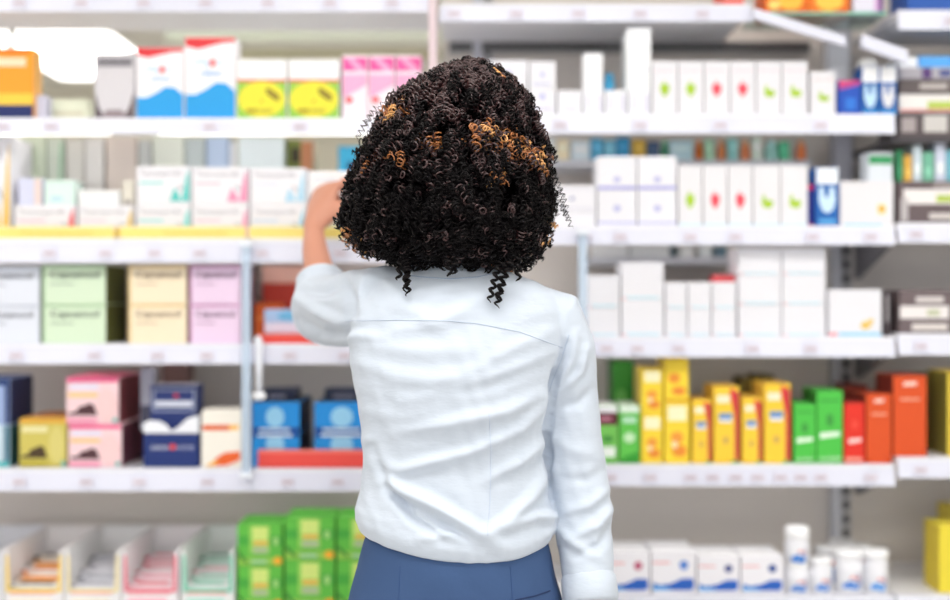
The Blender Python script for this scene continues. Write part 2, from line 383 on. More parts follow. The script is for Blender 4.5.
carton(122, 134, 180, top(b[1]), (226, 220, 206), 'slim beige pack with grey foot on the gold cornered box', [('r', .1, .0, .9, .2, (160, 152, 146))], Y=2.67, depth=.05)
# rear tall pale goods on L2
for (a, c, yt, col, lb, pr) in (
        (16, 46, 137, (222, 232, 208), 'tall pale green box at the back of the second left shelf', [('e', .9, .3, .2, .07, (150, 205, 160))]),
        (47, 64, 137, (214, 222, 206), 'tall grey green box with a dark green right edge', [('p', [(.55, .1), (.85, .1), (.95, .95), (.8, .95)], (150, 198, 160))]),
        (66, 84, 138, (222, 218, 210), 'tall narrow beige box behind the small mint carton', []),
        (85, 104, 138, (232, 228, 224), 'tall off white box with a small dark print', [('r', .2, .42, .8, .5, (140, 138, 136)), ('r', .0, .15, .5, .33, (120, 210, 170)), ('r', .5, .15, .95, .33, (120, 180, 230))]),
        (106, 137, 137, (228, 214, 204), 'tall beige pink box at the back of the second left shelf', []),
        (138, 151, 140, (206, 208, 204), 'tall narrow grey box behind the teal stack', []),
        (152, 184, 136, (236, 240, 226), 'tall cream box behind the teal stack', []),
        (185, 205, 138, (196, 206, 204), 'tall grey teal box between the cream and blue boxes', []),
        (206, 228, 137, (188, 206, 230), 'tall light blue box behind the pink stack', []),
        (238, 284, 137, (228, 238, 238), 'tall pale ice white box behind the pale blue stack', [])):
    carton(a, c, yt, L[2], col, lb, pr, Y=2.80, depth=.08)
carton(285, 314, 139, L[2], (215, 200, 170), 'tall box with a dark green and brown picture on its front', [('r', 0, .7, .55, 1, (120, 130, 60)), ('r', .2, .78, .5, .92, (60, 50, 30)), ('r', .55, .7, 1, .98, (196, 130, 90)), ('r', 0, .55, .7, .7, (90, 140, 110))], Y=2.83, depth=.08)
carton(338, 362, 146, L[2], (70, 190, 232), 'sky blue box peeping out left of the hair', [('e', .5, .8, .15, .05, (40, 90, 150))], Y=2.80, depth=.08)
def bottle(x, ytop, zb, w, Y, body, cap, label, capf=.25, lab=None, group=None, name='bottle', cat='bottle', neck=.6, lz=(.1, .55), extra=None):
    zt = ZY(ytop, Y); h = zt - zb; r = w / 2 / F * Y
    e = empty(name, (XX(x, Y), Y, zb + .0003)); tag(e, label, cat, group)
    hb = h * (1 - capf)
    MB().lathe([(r * .9, 0), (r, .003), (r, hb * .82), (r * .92, hb * .92), (r * neck, hb)], mat(body, .35)).build('body', e)
    MB().lathe([(r * max(neck, .6) * 1.05, hb), (r * max(neck, .6) * 1.12, hb + .002), (r * max(neck, .6) * 1.12, h - .003), (r * max(neck, .6) * .98, h)], mat(cap, .35)).build('cap', e)
    if lab:
        lb = MB().lathe([(r * 1.012, hb * lz[0]), (r * 1.013, hb * lz[1])], mat(lab, .4))
        if name == 'plastic_tub':
            lb = MB(); rr_ = r * 1.012
            for (a0, a1, v0, v1, cc) in ((-130, -62, lz[0], lz[1] * .8, lab), (-112, -50, lz[1] * .8, lz[1], lab), (-100, -56, lz[1] * 1.25, lz[1] * 1.45, (232, 150, 150)), (-70, -58, lz[1] * .9, lz[1] * 1.7, (150, 120, 150))):
                vs = []; 
                for q in range(9):
                    a = math.radians(a0 + (a1 - a0) * q / 8); w_ = .02 * math.sin(q * .8)
                    vs += [(rr_ * math.cos(a), rr_ * math.sin(a), hb * (v0 + w_)), (rr_ * math.cos(a), rr_ * math.sin(a), hb * (v1 + w_ * 2))]
                lb.add(vs, [(2*q, 2*q+2, 2*q+3, 2*q+1) for q in range(8)], mat(cc, .4))
            extra = None
        if extra: lb.lathe([(r * 1.02, hb * extra[0]), (r * 1.021, hb * extra[1])], mat(extra[2], .4))
        lb.build('label', e)
    e['_t'] = zt
    return e
bottle(233, 143, L[2], 10, 2.815, (240, 246, 250), (250, 250, 252), 'small white bottle behind the pink stack on the second shelf')
rg = MB(); rg.tube([(.022 * math.cos(a * PI / 8), 0, .022 * math.sin(a * PI / 8)) for a in range(17)], .003, mat((130, 185, 190), .4), 8, cap=False)
rg.tube([(.006, .0, -.02), (.0, .0, -.0), (-.012, 0, .012)], .0022, mat((150, 196, 200), .4), 8)
ro = rg.build('plastic_ring', None, (XX(311, 2.80), 2.797, top(b[4]) + .0255)); tag(ro, 'pale teal plastic ring behind the raised hand', 'ring')
# yellow promo strips in front of L2
for (a, c, lb) in ((-30, 114, 'yellow shelf strip at the far left with faint print'), (120, 246, 'yellow shelf strip below the teal and pink stacks'), (249, 420, 'yellow shelf strip passing behind the raised forearm')):
    Y = 2.632; mb = MB(); h = ZY(226, Y) - L[2] - .0015; X0, X1 = XX(a, Y), XX(c, Y)
    mb.box((-(X1-X0)/2, -.001, 0), ((X1-X0)/2, .001, h), mat((248, 226, 128), .4))
    prints(mb, [('r', 0, .88, 1, .96, (250, 244, 214)), ('t', .35, .25, .85, .6, 'Tamsunperolle', (226, 196, 92)), ('r', 0, 0, 1, .12, (250, 244, 230))], -(X1-X0)/2, (X1-X0)/2, 0, h, -.001)
    tag(mb.build('shelf_strip', None, ((X0+X1)/2, Y, L[2] + .0015)), lb, 'shelf strip', 'yellow strips along the second left shelf')
# --- L3 pastel stacks
def pastel(x0, x1, ytops, col, side, txt, edge, nm, gx=0):
    z = L[3]; prev = None
    for k, yt in enumerate(ytops):
        pr = [('r', 0, .0, .03, 1, edge), ('t', .12, .62, .9, .86, 'Capuancol', txt), ('t', .126, .625, .906, .865, 'Capuancol', txt), ('r', .12, .5, .5, .53, tuple(int(.5 * (p + q)) for p, q in zip(col, txt))), ('r', .0, .96, 1, 1, edge)]
        o = carton(x0 + (gx if k else 0), x1, yt, z, col, ('%s box with dark lettering, %s of its stack' % (nm, ('bottom', 'top')[k])), pr, depth=.16, side=side, group='pastel lettered boxes on the third shelf')
        z = top(o)
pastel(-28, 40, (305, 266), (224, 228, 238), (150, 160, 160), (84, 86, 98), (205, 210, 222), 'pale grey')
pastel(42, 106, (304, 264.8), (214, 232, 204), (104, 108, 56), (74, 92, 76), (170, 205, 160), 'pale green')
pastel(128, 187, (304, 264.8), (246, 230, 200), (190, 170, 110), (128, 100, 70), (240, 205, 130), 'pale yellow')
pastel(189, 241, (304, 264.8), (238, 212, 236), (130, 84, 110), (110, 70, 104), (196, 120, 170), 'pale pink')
carton(254, 283, 303, L[3], (240, 112, 40), 'orange box standing behind the flat red pack', [('r', .1, .55, .9, .7, (250, 150, 70))], Y=2.74, depth=.05, side=(200, 80, 40))
o1 = carton(262, 320, 283, L[3], (196, 62, 44), 'dark red box at the back of the third shelf by the elbow', [], Y=2.82, depth=.10)
carton(262, 320, 265.5, top(o1), (244, 196, 176), 'peach box lying on the dark red box', [], Y=2.82, depth=.10)
carton(259, 318, 334, L[3], (238, 74, 62), 'flat red pack lying at the front of the third shelf', [('r', 0, .8, 1, 1, (246, 120, 105))], Y=2.635, depth=.09, top=(236, 92, 78))
fr = [o for o in bpy.data.objects if o.get('label', '').startswith('flat red pack')][0]
carton(264, 306, 309, top(fr), (170, 200, 236), 'light blue pack lying on the flat red pack', [('r', .0, .0, .95, .45, (226, 226, 244)), ('e', .6, .72, .3, .2, (110, 186, 228))], Y=2.67, depth=.045)
# --- L4
z4 = L[4]
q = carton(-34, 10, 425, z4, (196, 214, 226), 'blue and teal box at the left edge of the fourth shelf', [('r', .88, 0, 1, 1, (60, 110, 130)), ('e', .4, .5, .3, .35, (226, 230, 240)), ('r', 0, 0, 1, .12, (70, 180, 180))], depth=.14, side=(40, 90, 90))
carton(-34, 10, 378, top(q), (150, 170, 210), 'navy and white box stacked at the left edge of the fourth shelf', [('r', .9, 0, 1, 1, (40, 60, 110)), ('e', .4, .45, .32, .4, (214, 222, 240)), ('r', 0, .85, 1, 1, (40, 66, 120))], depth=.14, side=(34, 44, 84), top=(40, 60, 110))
mound = lambda c: ('p', [(.04, .18), (.6, .18), (.52, .42), (.42, .44), (.36, .4), (.24, .36), (.18, .26), (.04, .24)], c)
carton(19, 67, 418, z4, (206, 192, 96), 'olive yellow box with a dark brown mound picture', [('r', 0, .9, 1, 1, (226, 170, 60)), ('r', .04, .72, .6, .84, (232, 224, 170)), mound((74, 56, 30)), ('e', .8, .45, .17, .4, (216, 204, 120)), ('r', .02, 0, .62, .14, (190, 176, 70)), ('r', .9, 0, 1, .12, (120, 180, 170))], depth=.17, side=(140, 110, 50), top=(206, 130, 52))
pk = lambda: [('r', 0, .9, 1, 1, (238, 84, 140)), ('r', .06, .72, .62, .88, (232, 220, 236)), ('r', .02, .58, .6, .67, (246, 206, 130)), mound((84, 52, 58)), ('e', .78, .4, .2, .36, (244, 206, 206)), ('r', 0, 0, .6, .12, (240, 160, 186)), ('r', .9, .02, .99, .12, (120, 190, 180))]
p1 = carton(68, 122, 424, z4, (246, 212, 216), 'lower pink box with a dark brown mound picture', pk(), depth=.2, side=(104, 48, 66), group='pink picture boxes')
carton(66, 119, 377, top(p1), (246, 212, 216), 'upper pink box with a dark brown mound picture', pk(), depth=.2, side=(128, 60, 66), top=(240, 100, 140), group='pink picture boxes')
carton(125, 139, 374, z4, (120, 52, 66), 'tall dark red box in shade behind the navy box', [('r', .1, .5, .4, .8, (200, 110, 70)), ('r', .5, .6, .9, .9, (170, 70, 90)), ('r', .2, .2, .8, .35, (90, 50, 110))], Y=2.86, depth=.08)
n1 = carton(143, 199, 434, z4, (26, 48, 112), 'wide navy box with white lettering and a red star', [('t', .14, .53, .46, .66, 'BURNKO', (225, 230, 245)), ('e', .53, .62, .06, .09, (230, 70, 60)), ('t', .6, .53, .92, .66, 'ACTIVE', (200, 206, 235)), ('r', .02, .04, .98, .08, (40, 62, 130))], depth=.10, flap=False)
# torn white lid on the navy box
tl = MB(); zt_ = .0; wv = XX(199) - XX(143)
pts = [(0, 0), (wv, 0), (wv, .036), (wv * .8, .030), (wv * .62, .012), (wv * .5, .004), (wv * .42, .016), (wv * .3, .024), (.012, .026), (0, .020)]
vs = [(x - wv / 2, -.049, z) for x, z in pts] + [(x - wv / 2, -.047, z) for x, z in pts]; n = len(pts)
tl.add(vs, [list(range(n)), list(range(2*n-1, n-1, -1))] + [(i, i + n, (i+1) % n + n, (i+1) % n) for i in range(n)], mat((238, 240, 246), .5))
t_ = tl.build('torn_lid', n1); t_.location = (0, 0, top(n1) - n1.location.z)
carton(150, 197, 385, top(n1) + .0015, (32, 52, 116), 'smaller navy box with silver frame stacked on the wide navy box', [('r', .04, .42, .98, .92, (176, 184, 206)), ('r', .08, .45, .94, .89, (36, 56, 120)), ('r', .1, .53, .92, .66, (222, 226, 238)), ('e', .56, .78, .05, .05, (232, 70, 60))], Y=2.675, depth=.065, top=(190, 190, 200))
carton(140, 152, 368, top(n1) + .0015, (170, 170, 186), 'small grey pack standing beside the silver framed navy box', [('r', 0, .1, 1, .4, (70, 70, 90))], Y=2.69, depth=.04)
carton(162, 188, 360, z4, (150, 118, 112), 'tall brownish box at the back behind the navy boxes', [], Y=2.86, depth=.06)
carton(201, 242, 411, z4, (246, 240, 228), 'cream white box with an orange stripe and flame mark', [('p', [(.02, .66), (.7, .66), (.7, .76), (.02, .76)], (228, 100, 40)), ('r', .7, .67, .94, .76, (248, 190, 80)), ('p', [(.2, .02), (.6, .02), (.98, .12), (.98, .28), (.6, .26), (.4, .18)], (236, 100, 40)), ('p', [(.1, .01), (.3, .01), (.45, .14), (.3, .1)], (250, 190, 70))], depth=.10, side=(120, 112, 104), flap=True)
for i, (a, c, nm) in enumerate(((252, 300, 'beside the acrylic post'), (314, 372, 'against the womans side'))):
    circ = lambda v: ('e', .48, v, .2, .36, (150, 206, 238))
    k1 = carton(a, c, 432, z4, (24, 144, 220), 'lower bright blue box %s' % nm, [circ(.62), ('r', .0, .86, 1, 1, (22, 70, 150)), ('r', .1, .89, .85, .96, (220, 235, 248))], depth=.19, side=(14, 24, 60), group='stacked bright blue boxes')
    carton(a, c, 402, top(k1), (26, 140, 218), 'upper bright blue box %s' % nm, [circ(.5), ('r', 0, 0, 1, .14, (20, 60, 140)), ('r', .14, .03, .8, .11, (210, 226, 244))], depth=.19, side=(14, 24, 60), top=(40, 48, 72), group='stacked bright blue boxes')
    carton(a + 10, c - 4, 389, top(k1) + .0605, (44, 52, 80), 'flat dark navy pack on top of the blue stack %s' % nm, [('r', .2, .1, .7, .5, (150, 150, 170))], Y=2.70, depth=.08)
Y = 2.634; a, c = XX(258, Y), XX(372, Y)
mb = MB().box((-(c-a)/2, -.001, 0), ((c-a)/2, .001, ZY(450, Y) - z4), mat((238, 78, 68), .4)); prints(mb, [('r', 0, .82, 1, 1, (246, 130, 120))], -(c-a)/2, (c-a)/2, 0, ZY(450, Y) - z4, -.001)
tag(mb.build('shelf_strip', None, ((a+c)/2, Y, z4 + .001)), 'coral red shelf strip in front of the bright blue boxes', 'shelf strip')
# --- L5 cardboard dispenser bins
def bin_(x0, x1, col, outline, label, front, lines):
    Y0, Y1 = 2.64, 2.90; X0, X1 = XX(x0, Y0), XX(x1, Y0); w = (X1 - X0) / 2 - .001; D = Y1 - Y0
    zb = L[5] + .0005; zs = ZY(549, Y0) - zb; zf = ZY(588, Y0) - zb
    e = empty('dispenser_bin', ((X0 + X1) / 2, (Y0 + Y1) / 2, zb)); tag(e, label, 'bin', 'white cardboard dispenser bins')
    cm = mat(col, .6); t = .002
    MB().box((-w, -D/2, 0), (w, D/2, t), cm).build('base', e)
    for sgn in (-1, 1):
        a, b2 = sorted((sgn * w, sgn * (w - t)))
        MB().box((a, -D/2 + .001, t), (b2, D/2, zs), cm).build('side_wall', e)
    MB().box((-w, D/2 - t, t), (w, D/2, zs + .004), cm).build('back_wall', e)
    f = MB(); lp = .008
    fp = [(-w, 0), (w, 0), (w, zs), (w - lp, zs - .004), (w - lp - .003, zf), (-w + lp + .003, zf), (-w + lp, zs - .004), (-w, zs)]
    vs = [(x, -D/2, z) for x, z in fp] + [(x, -D/2 - .0018, z) for x, z in fp]; n = len(fp)
    f.add(vs, [[0,1,2,3],[0,3,4,5],[0,5,6,7]] and [list(range(n))[::-1], [n + k for k in range(n)]] + [(i, (i+1) % n, (i+1) % n + n, i + n) for i in range(n)], cm)
    if outline:
        om = mat(outline, .5)
        for pl in ([(-w + lp + .003, zf - .008), (-w + lp - .0045, zf - .008), (-w + lp - .0045, zs - .012), (-w + lp, zs - .012)], [(w - lp - .003, zf - .008), (w - lp + .0045, zf - .008), (w - lp + .0045, zs - .012), (w - lp, zs - .012)], [(-w + lp, zf - .008), (w - lp, zf - .008), (w - lp, zf - .0015), (-w + lp, zf - .0015)]):
            f.poly(pl, -D/2 - .0022, om)
    prints(f, front, -w, w, 0, zf, -D/2 - .0022)
    f.build('front_panel', e)
    e['_z'] = zb + t
    return e, (X0 + X1) / 2, w, zb + t, zf
fl = lambda c, d: [('r', .1, .74, .86, .82, c), ('r', .1, .3, .8, .55, d)]
BINS = [bin_(-58, 3, (236, 236, 240), None, 'white cardboard bin cut off by the left picture edge', [], 0),
        bin_(4, 64, (240, 236, 236), (250, 214, 90), 'white cardboard bin with yellow rim holding orange packs', fl((240, 150, 130), (250, 236, 220)), 0),
        bin_(65, 121, (240, 238, 238), (244, 226, 170), 'white cardboard bin holding grey and white packs', fl((240, 150, 140), (246, 236, 220)), 0),
        bin_(122, 179, (242, 238, 240), (240, 120, 140), 'white cardboard bin holding pink and red packs', fl((240, 130, 140), (248, 190, 200)), 0),
        bin_(181, 235, (240, 242, 240), (120, 210, 180), 'white cardboard bin holding mint and white packs', fl((240, 130, 120), (190, 230, 220)), 0)]
def packs(bi, cols, labels, n):
    e, cx, w, zb, zf = BINS[bi]
    for k in range(n):
        c1, c2 = cols[k % len(cols)]
        yy = 2.652 + k * .038; ht = zf + .002 + (k * .0068)
        pw = (w - .003) * (.88 if k % 2 else .95)
        mb = MB().box((-pw, -.017, 0), (pw, .017, ht), mat(c1, .5), bev=.001)
        prints(mb, [('r', .08, .55, .9, .72, c2), ('t', .15, .8, .85, .92, 'Norvasan', c2), ('r', .0, .9, .12, 1, c2)], -pw, pw, 0, ht, -.017)
        mb.box((-pw * .7, -.010, ht), (pw * .6, .008, ht + .0012), mat(c2, .5))
        o = mb.build('medicine_pack', None, (cx + (.001 if k % 2 else -.001), yy + .017, zb + .0003))
        tag(o, labels % ['at the front', 'second from the front', 'third from the front', 'in the middle', 'second from the back', 'at the back'][k], 'box', 'packs in the cardboard bins')
packs(1, [((246, 240, 230), (60, 54, 50)), ((240, 150, 50), (250, 236, 220)), ((240, 236, 236), (236, 140, 60)), ((240, 160, 60), (250, 240, 230))], 'orange and white pack %s of the yellow rimmed bin', 5)
packs(2, [((238, 236, 240), (150, 150, 160)), ((226, 226, 232), (120, 124, 134)), ((236, 234, 238), (170, 170, 180))], 'grey and white pack %s of the bin beside the yellow rimmed one', 5)
packs(3, [((250, 222, 228), (220, 70, 90)), ((246, 236, 240), (226, 90, 120)), ((240, 236, 238), (190, 90, 100))], 'pink and white pack %s of its bin', 5)
packs(4, [((240, 240, 240), (110, 200, 170)), ((226, 240, 234), (70, 150, 120)), ((238, 238, 240), (200, 110, 120))], 'mint and white pack %s of the bin beside the green boxes', 5)
packs(0, [((238, 238, 242), (170, 174, 190))], 'plain pale pack %s of the bin at the left picture edge', 5)
# green boxes
def green(x0, x1, yt, zb, label, Y=2.645, d=.12):
    pr = [('r', 0, .5, 1, .72, (70, 170, 60)), ('r', 0, .0, 1, .2, (150, 205, 80)), ('r', .26, .28, .72, .98, (150, 214, 90)), ('r', .33, .62, .68, .95, (214, 234, 130)), ('r', .35, .5, .68, .6, (236, 190, 90)), ('r', .34, .3, .68, .46, (176, 196, 150)),
          ('p', [(0, .25), (.2, .05), (.24, .1), (0, .36)], (60, 140, 50)), ('e', .86, .6, .06, .1, (170, 220, 130)), ('e', .9, .12, .1, .1, (246, 180, 50)), ('r', .3, .05, .66, .14, (160, 210, 160))]
    return carton(x0, x1, yt, zb, (98, 192, 68), label, pr, Y=Y, depth=d, group='stacked green boxes')
for ci, (a, c, yts, nm) in enumerate(((237, 283, (566, 524), 'left'), (284.5, 335, (560, 517), 'middle'), (336.5, 388, (560, 517), 'right'))):
    z = L[5]
    for k, yt in enumerate(yts):
        o = green(a, c, yt, z, '%s green box with lime label and orange mark in the %s column' % (('lower', 'upper')[k], nm)); z = top(o)
# --- R0 goods on glass shelf and above
carton(765, 808, -30, gz, (246, 120, 30), 'left one of two orange boxes on the glass shelf', [('e', .6, .35, .3, .3, (252, 196, 70)), ('e', .2, .2, .15, .12, (250, 220, 120)), ('r', 0, .0, 1, .08, (230, 80, 30))], Y=2.66, depth=.1)
carton(808.5, 850, -30, gz, (246, 128, 34), 'right one of two orange boxes on the glass shelf', [('e', .5, .3, .35, .25, (252, 206, 80)), ('r', .6, 0, 1, .1, (232, 90, 30))], Y=2.66, depth=.1)
carton(853, 884, -28, gz, (236, 232, 246), 'white box with purple edge on the glass shelf', [('r', .84, 0, 1, 1, (120, 70, 140)), ('r', .7, 0, .84, 1, (226, 180, 226))], Y=2.66, depth=.08)
carton(722, 744, -24, R[0], (236, 90, 70), 'red pack on the top shelf left of the orange boxes', [('r', 0, .3, 1, .6, (246, 236, 236))], Y=2.66, depth=.1)
carton(908, 990, -24, S[0], (36, 90, 176), 'blue box on the top shelf in the right corner', [('r', 0, .5, 1, .8, (60, 130, 210))], Y=2.65, depth=.12)
# --- R1
ic = {'g': (172, 206, 50), 'r': (238, 80, 96)}
def heart(c, v=.48): return [('p', [(.33, v + .1), (.67, v + .1), (.70, v - .02), (.5, v - .15), (.30, v - .02)], c), ('r', .44, v + .1, .5, v + .16, c)]
def leaf(c, v=.42): return [('p', [(.3, v), (.4, v - .08), (.7, v - .08), (.78, v + .02), (.62, v + .06), (.5, v + .04), (.4, v + .16), (.34, v + .1)], c)]
z = R[1]; OFF = (236, 235, 240)
for k, (a, c, y2, pr, lb) in enumerate([
        (488, 528, 86, [('r', .1, .2, .9, .26, (190, 190, 226))], 'low white box close to the right side of the hair'),
        (529, 556, 88, [('r', .1, .2, .9, .26, (196, 190, 226)), ('e', .5, .7, .12, .12, (190, 190, 230))], 'low white box with a violet line beside the hair'),
        (557, 582, 90, [('r', .3, .2, .8, .26, (200, 200, 226))], 'low white box right of the violet lined one')]):
    o = carton(a, c, y2, z, OFF, lb, pr, group='plain white boxes on the top right shelf')
    if k < 2: carton(a, c, 60 + k, top(o), OFF, 'white box stacked on the %s low box next to the hair' % ('first', 'second')[k], [('r', .1, .1, .8, .16, (196, 196, 230)), ('e', .5, .5, .1, .12, (200, 200, 232))], group='plain white boxes on the top right shelf')
lo = []
for k, (a, c) in enumerate(((583, 604), (605, 627), (628, 651))):
    lo.append(carton(a, c, 90, z, (243, 243, 248), 'low white box with grey bars under the %s' % ('small upright box', 'gap with the blue cap', 'tallest white box')[k], [('r', .15, .2, .35, .8, (224, 222, 236)), ('r', .75, .1, .9, .85, (212, 208, 226))], group='barred white boxes'))
carton(583, 603, 53, top(lo[0]), (248, 248, 250), 'small upright white box standing on the barred boxes', [], Y=2.66, depth=.05)
carton(626, 651, 28, top(lo[2]), (247, 248, 249), 'tallest white box on the upper right shelves standing on others', [('r', .6, .3, .9, .34, (215, 212, 228)), ('r', .5, .45, .9, .48, (226, 224, 236))], Y=2.65, depth=.09, side=(236, 240, 240))
bottle(609, 74, top(lo[1]), 11, 2.70, (70, 170, 214), (60, 160, 205), 'tiny bottle with a blue cap between two white boxes', neck=.7)
xs = [(652, 677.5), (678, 703.5), (704, 729.5), (730, 755.5), (756, 781.5), (782, 808)]
desc = ['green heart icon next to the tallest white box', 'green heart icon beside a red heart icon box', 'red heart icon beside a green heart icon box', 'red heart icon beside a leaf icon box', 'green leaf icon beside a red heart icon box', 'green leaf icon, taller neighbour of the short leaf box']
for k, (a, c) in enumerate(xs):
    pr = [('r', .1, .82, .9, .85, (244, 214, 222))] + (heart(ic['g']) if k < 2 else heart(ic['r']) if k < 4 else leaf(ic['g']))
    carton(a, c, 61, z, (233, 231, 235), 'top shelf white box with ' + desc[k], pr, depth=.1, group='white icon boxes on the upper shelf')
carton(810, 836, 71, z, (233, 231, 234), 'shorter white box with a green leaf icon by the blue boxes', [('r', .1, .8, .9, .83, (246, 206, 206))] + leaf(ic['g'], .4), depth=.1)
claw = [('p', [(.12, .9), (.3, .95), (.4, .6), (.55, .6), (.62, .95), (.82, .9), (.9, .5), (.75, .2), (.5, .1), (.25, .2), (.1, .5)], (196, 228, 248))]
carton(838, 861, 80, z, (30, 82, 186), 'blue box with a red slanted top band at the upper shelf end', [('p', [(0, .84), (1, .96), (1, 1), (0, 1)], (226, 70, 120)), ('p', [(0, .72), (1, .88), (1, .96), (0, .84)], (170, 70, 150)), ('r', .3, .15, .8, .5, (46, 120, 214))], depth=.06)
for k, (a, c) in enumerate(((861.5, 879), (879.5, 897))):
    carton(a, c, 66, z, (22, 96, 176), 'white topped blue box with a pale hand shape, %s one of the upper pair' % ('left', 'right')[k], [('r', 0, .68, 1, 1, (246, 246, 248)), ('r', 0, .0, 1, .1, (60, 150, 214))] + [('p', [(u, v * .58 + .08) for u, v in claw[0][1]], ((196, 228, 248), (226, 226, 230))[k])], depth=.06, group='blue boxes with a pale hand shape')
dz = [o for o in bpy.data.objects if o.get('label', '').endswith('left one of the upper pair')][0]
dm = MB(); dm.lathe([(.019, 0), (.020, .006), (.018, .012), (.012, .018), (.003, .0205)], mat((244, 243, 242), .5))
tag(dm.build('cap', None, (XX(868, 2.67), 2.675, top(dz) + .0003)), 'white domed cap lying on the white topped blue boxes', 'cap')
# --- R2
z = R[2]
w1 = carton(552, 596, 212, z, OFF, 'low white box beside the hair on the second right shelf', [], depth=.1)
carton(556, 596, 185, top(w1), OFF, 'white box with a fine frame line stacked beside the hair', [('r', .05, .1, .95, .14, (214, 210, 228)), ('r', .05, .84, .95, .88, (226, 222, 234)), ('e', .4, .5, .06, .08, (160, 160, 190))], depth=.1)
for k, (a, c) in enumerate(((597, 637), (637.6, 677))):
    lb = ('left', 'right')[k]
    o = carton(a, c, 190, z, OFF, 'lower white box with a violet base line, %s stack of two' % lb, [('r', 0, .06, 1, .12, (190, 190, 234)), ('e', .5, .5, .1, .1, (190, 190, 226))], depth=.1, group='violet lined white boxes')
    carton(a, c, 156, top(o), OFF, 'upper white box with a violet base line, %s stack of two' % lb, [('r', 0, .0, 1, .1, (170, 168, 226)), ('e', .5, .3, .1, .1, (190, 190, 226))], depth=.1, group='violet lined white boxes')
ks = [(678, 702.5, 'g'), (703, 727.5, 'r'), (728, 752.5, 'r'), (753, 780, 'l'), (780.5, 808, 'l')]
dd = ['green heart icon right of the violet lined stacks', 'red heart icon beside the green heart box', 'red heart icon beside the leaf boxes', 'green leaf icon right of a red heart box', 'green leaf icon left of the blue box']
for k, (a, c, t) in enumerate(ks):
    pr = heart(ic[t], .42) if t != 'l' else leaf(ic['g'], .38)
    carton(a, c, 165, z, (233, 231, 234), 'second shelf white box with ' + dd[k], pr + [('r', 0, 0, 1, .05, (214, 236, 246))], depth=.1, group='white icon boxes on the second shelf')
carton(806.5, 815, 184, z, (30, 44, 140), 'slim dark blue box with red ends on the second shelf', [('r', 0, .88, 1, 1, (220, 50, 110)), ('r', 0, 0, 1, .06, (200, 50, 110))], Y=2.66, depth=.05)
carton(815.5, 839, 167, z, (26, 98, 178), 'white topped blue box with a pale hand shape on the second shelf', [('r', 0, .72, 1, 1, (242, 247, 252)), ('r', .1, .04, .9, .12, (90, 170, 226))] + [('p', [(u, v * .55 + .16) for u, v in claw[0][1]], (206, 232, 250))], depth=.06)
carton(840, 894, 181, z, (233, 230, 233), 'wide white box with a small yellow mark on the second shelf', [('r', .06, .0, .8, .05, (160, 220, 240)), ('r', .7, .26, .86, .5, (250, 236, 190)), ('e', .78, .38, .07, .08, (226, 180, 60))], depth=.1)
# rear ledge small goods
cols = [((236, 240, 236), 545, 556, 'box'), ((250, 236, 200), 557, 569, 'box'), ((226, 240, 246), 571, 590, 'box'), ((90, 180, 220), 591, 603, 'box'), ((130, 205, 232), 604, 616, 'box'), ((60, 160, 210), 617, 630, 'box'), ((232, 190, 80), 632, 646, 'box'), ((70, 96, 130), 647, 660, 'box'), ((60, 180, 120), 661, 668, 'bottle'), ((200, 232, 240), 669, 693, 'box'), ((244, 130, 50), 695, 703, 'bottle'), ((180, 226, 190), 705, 714, 'box'), ((246, 150, 90), 717, 726, 'bottle'), ((150, 214, 210), 728, 738, 'box'), ((248, 150, 100), 740, 750, 'bottle'), ((226, 240, 226), 752, 762, 'box'), ((170, 224, 214), 764, 778, 'bottle'), ((90, 200, 150), 780, 790, 'box'), ((250, 140, 80), 796, 806, 'bottle')]
cn = {0: 'off white', 1: 'cream', 2: 'ice white', 3: 'sky blue', 4: 'pale blue', 5: 'deep sky blue', 6: 'mustard', 7: 'slate blue', 8: 'green', 9: 'wide ice blue', 10: 'orange', 11: 'light green', 12: 'peach', 13: 'aqua', 14: 'coral peach', 15: 'greenish white', 16: 'pale aqua', 17: 'mid green', 18: 'deep coral'}
for i, (c, a, d, kind) in enumerate(cols):
    Yl = 2.83
    if kind == 'box': carton(a, d, 137 + (i * 7 % 5), LED2, c, 'small %s box on the ledge above the white boxes' % cn[i], [('r', .1, .5, .9, .7, tuple(min(255, v + 30) for v in c))], Y=Yl, depth=.04, group='small goods on the rear ledge')
    else: bottle((a + d) / 2, 141, LED2, (d - a), 2.85, c, tuple(min(255, v + 40) for v in c), 'small %s bottle on the ledge above the white boxes' % cn[i], group='small goods on the rear ledge')
for i, (a, c, col, nm) in enumerate(((592, 628, (240, 240, 240), 'long white'), (630, 670, (236, 238, 238), 'second long white'), (672, 676, (90, 120, 130), 'thin dark'), (680, 694, (246, 248, 246), 'short white'), (700, 712, (240, 246, 246), 'small square white'), (715, 727, (110, 140, 156), 'slate grey'))):
    carton(a, c, 246, LED3, col, '%s pack on the narrow ledge under the second right shelf' % nm, Y=2.83, depth=.05, group='packs on the lower rear ledge')
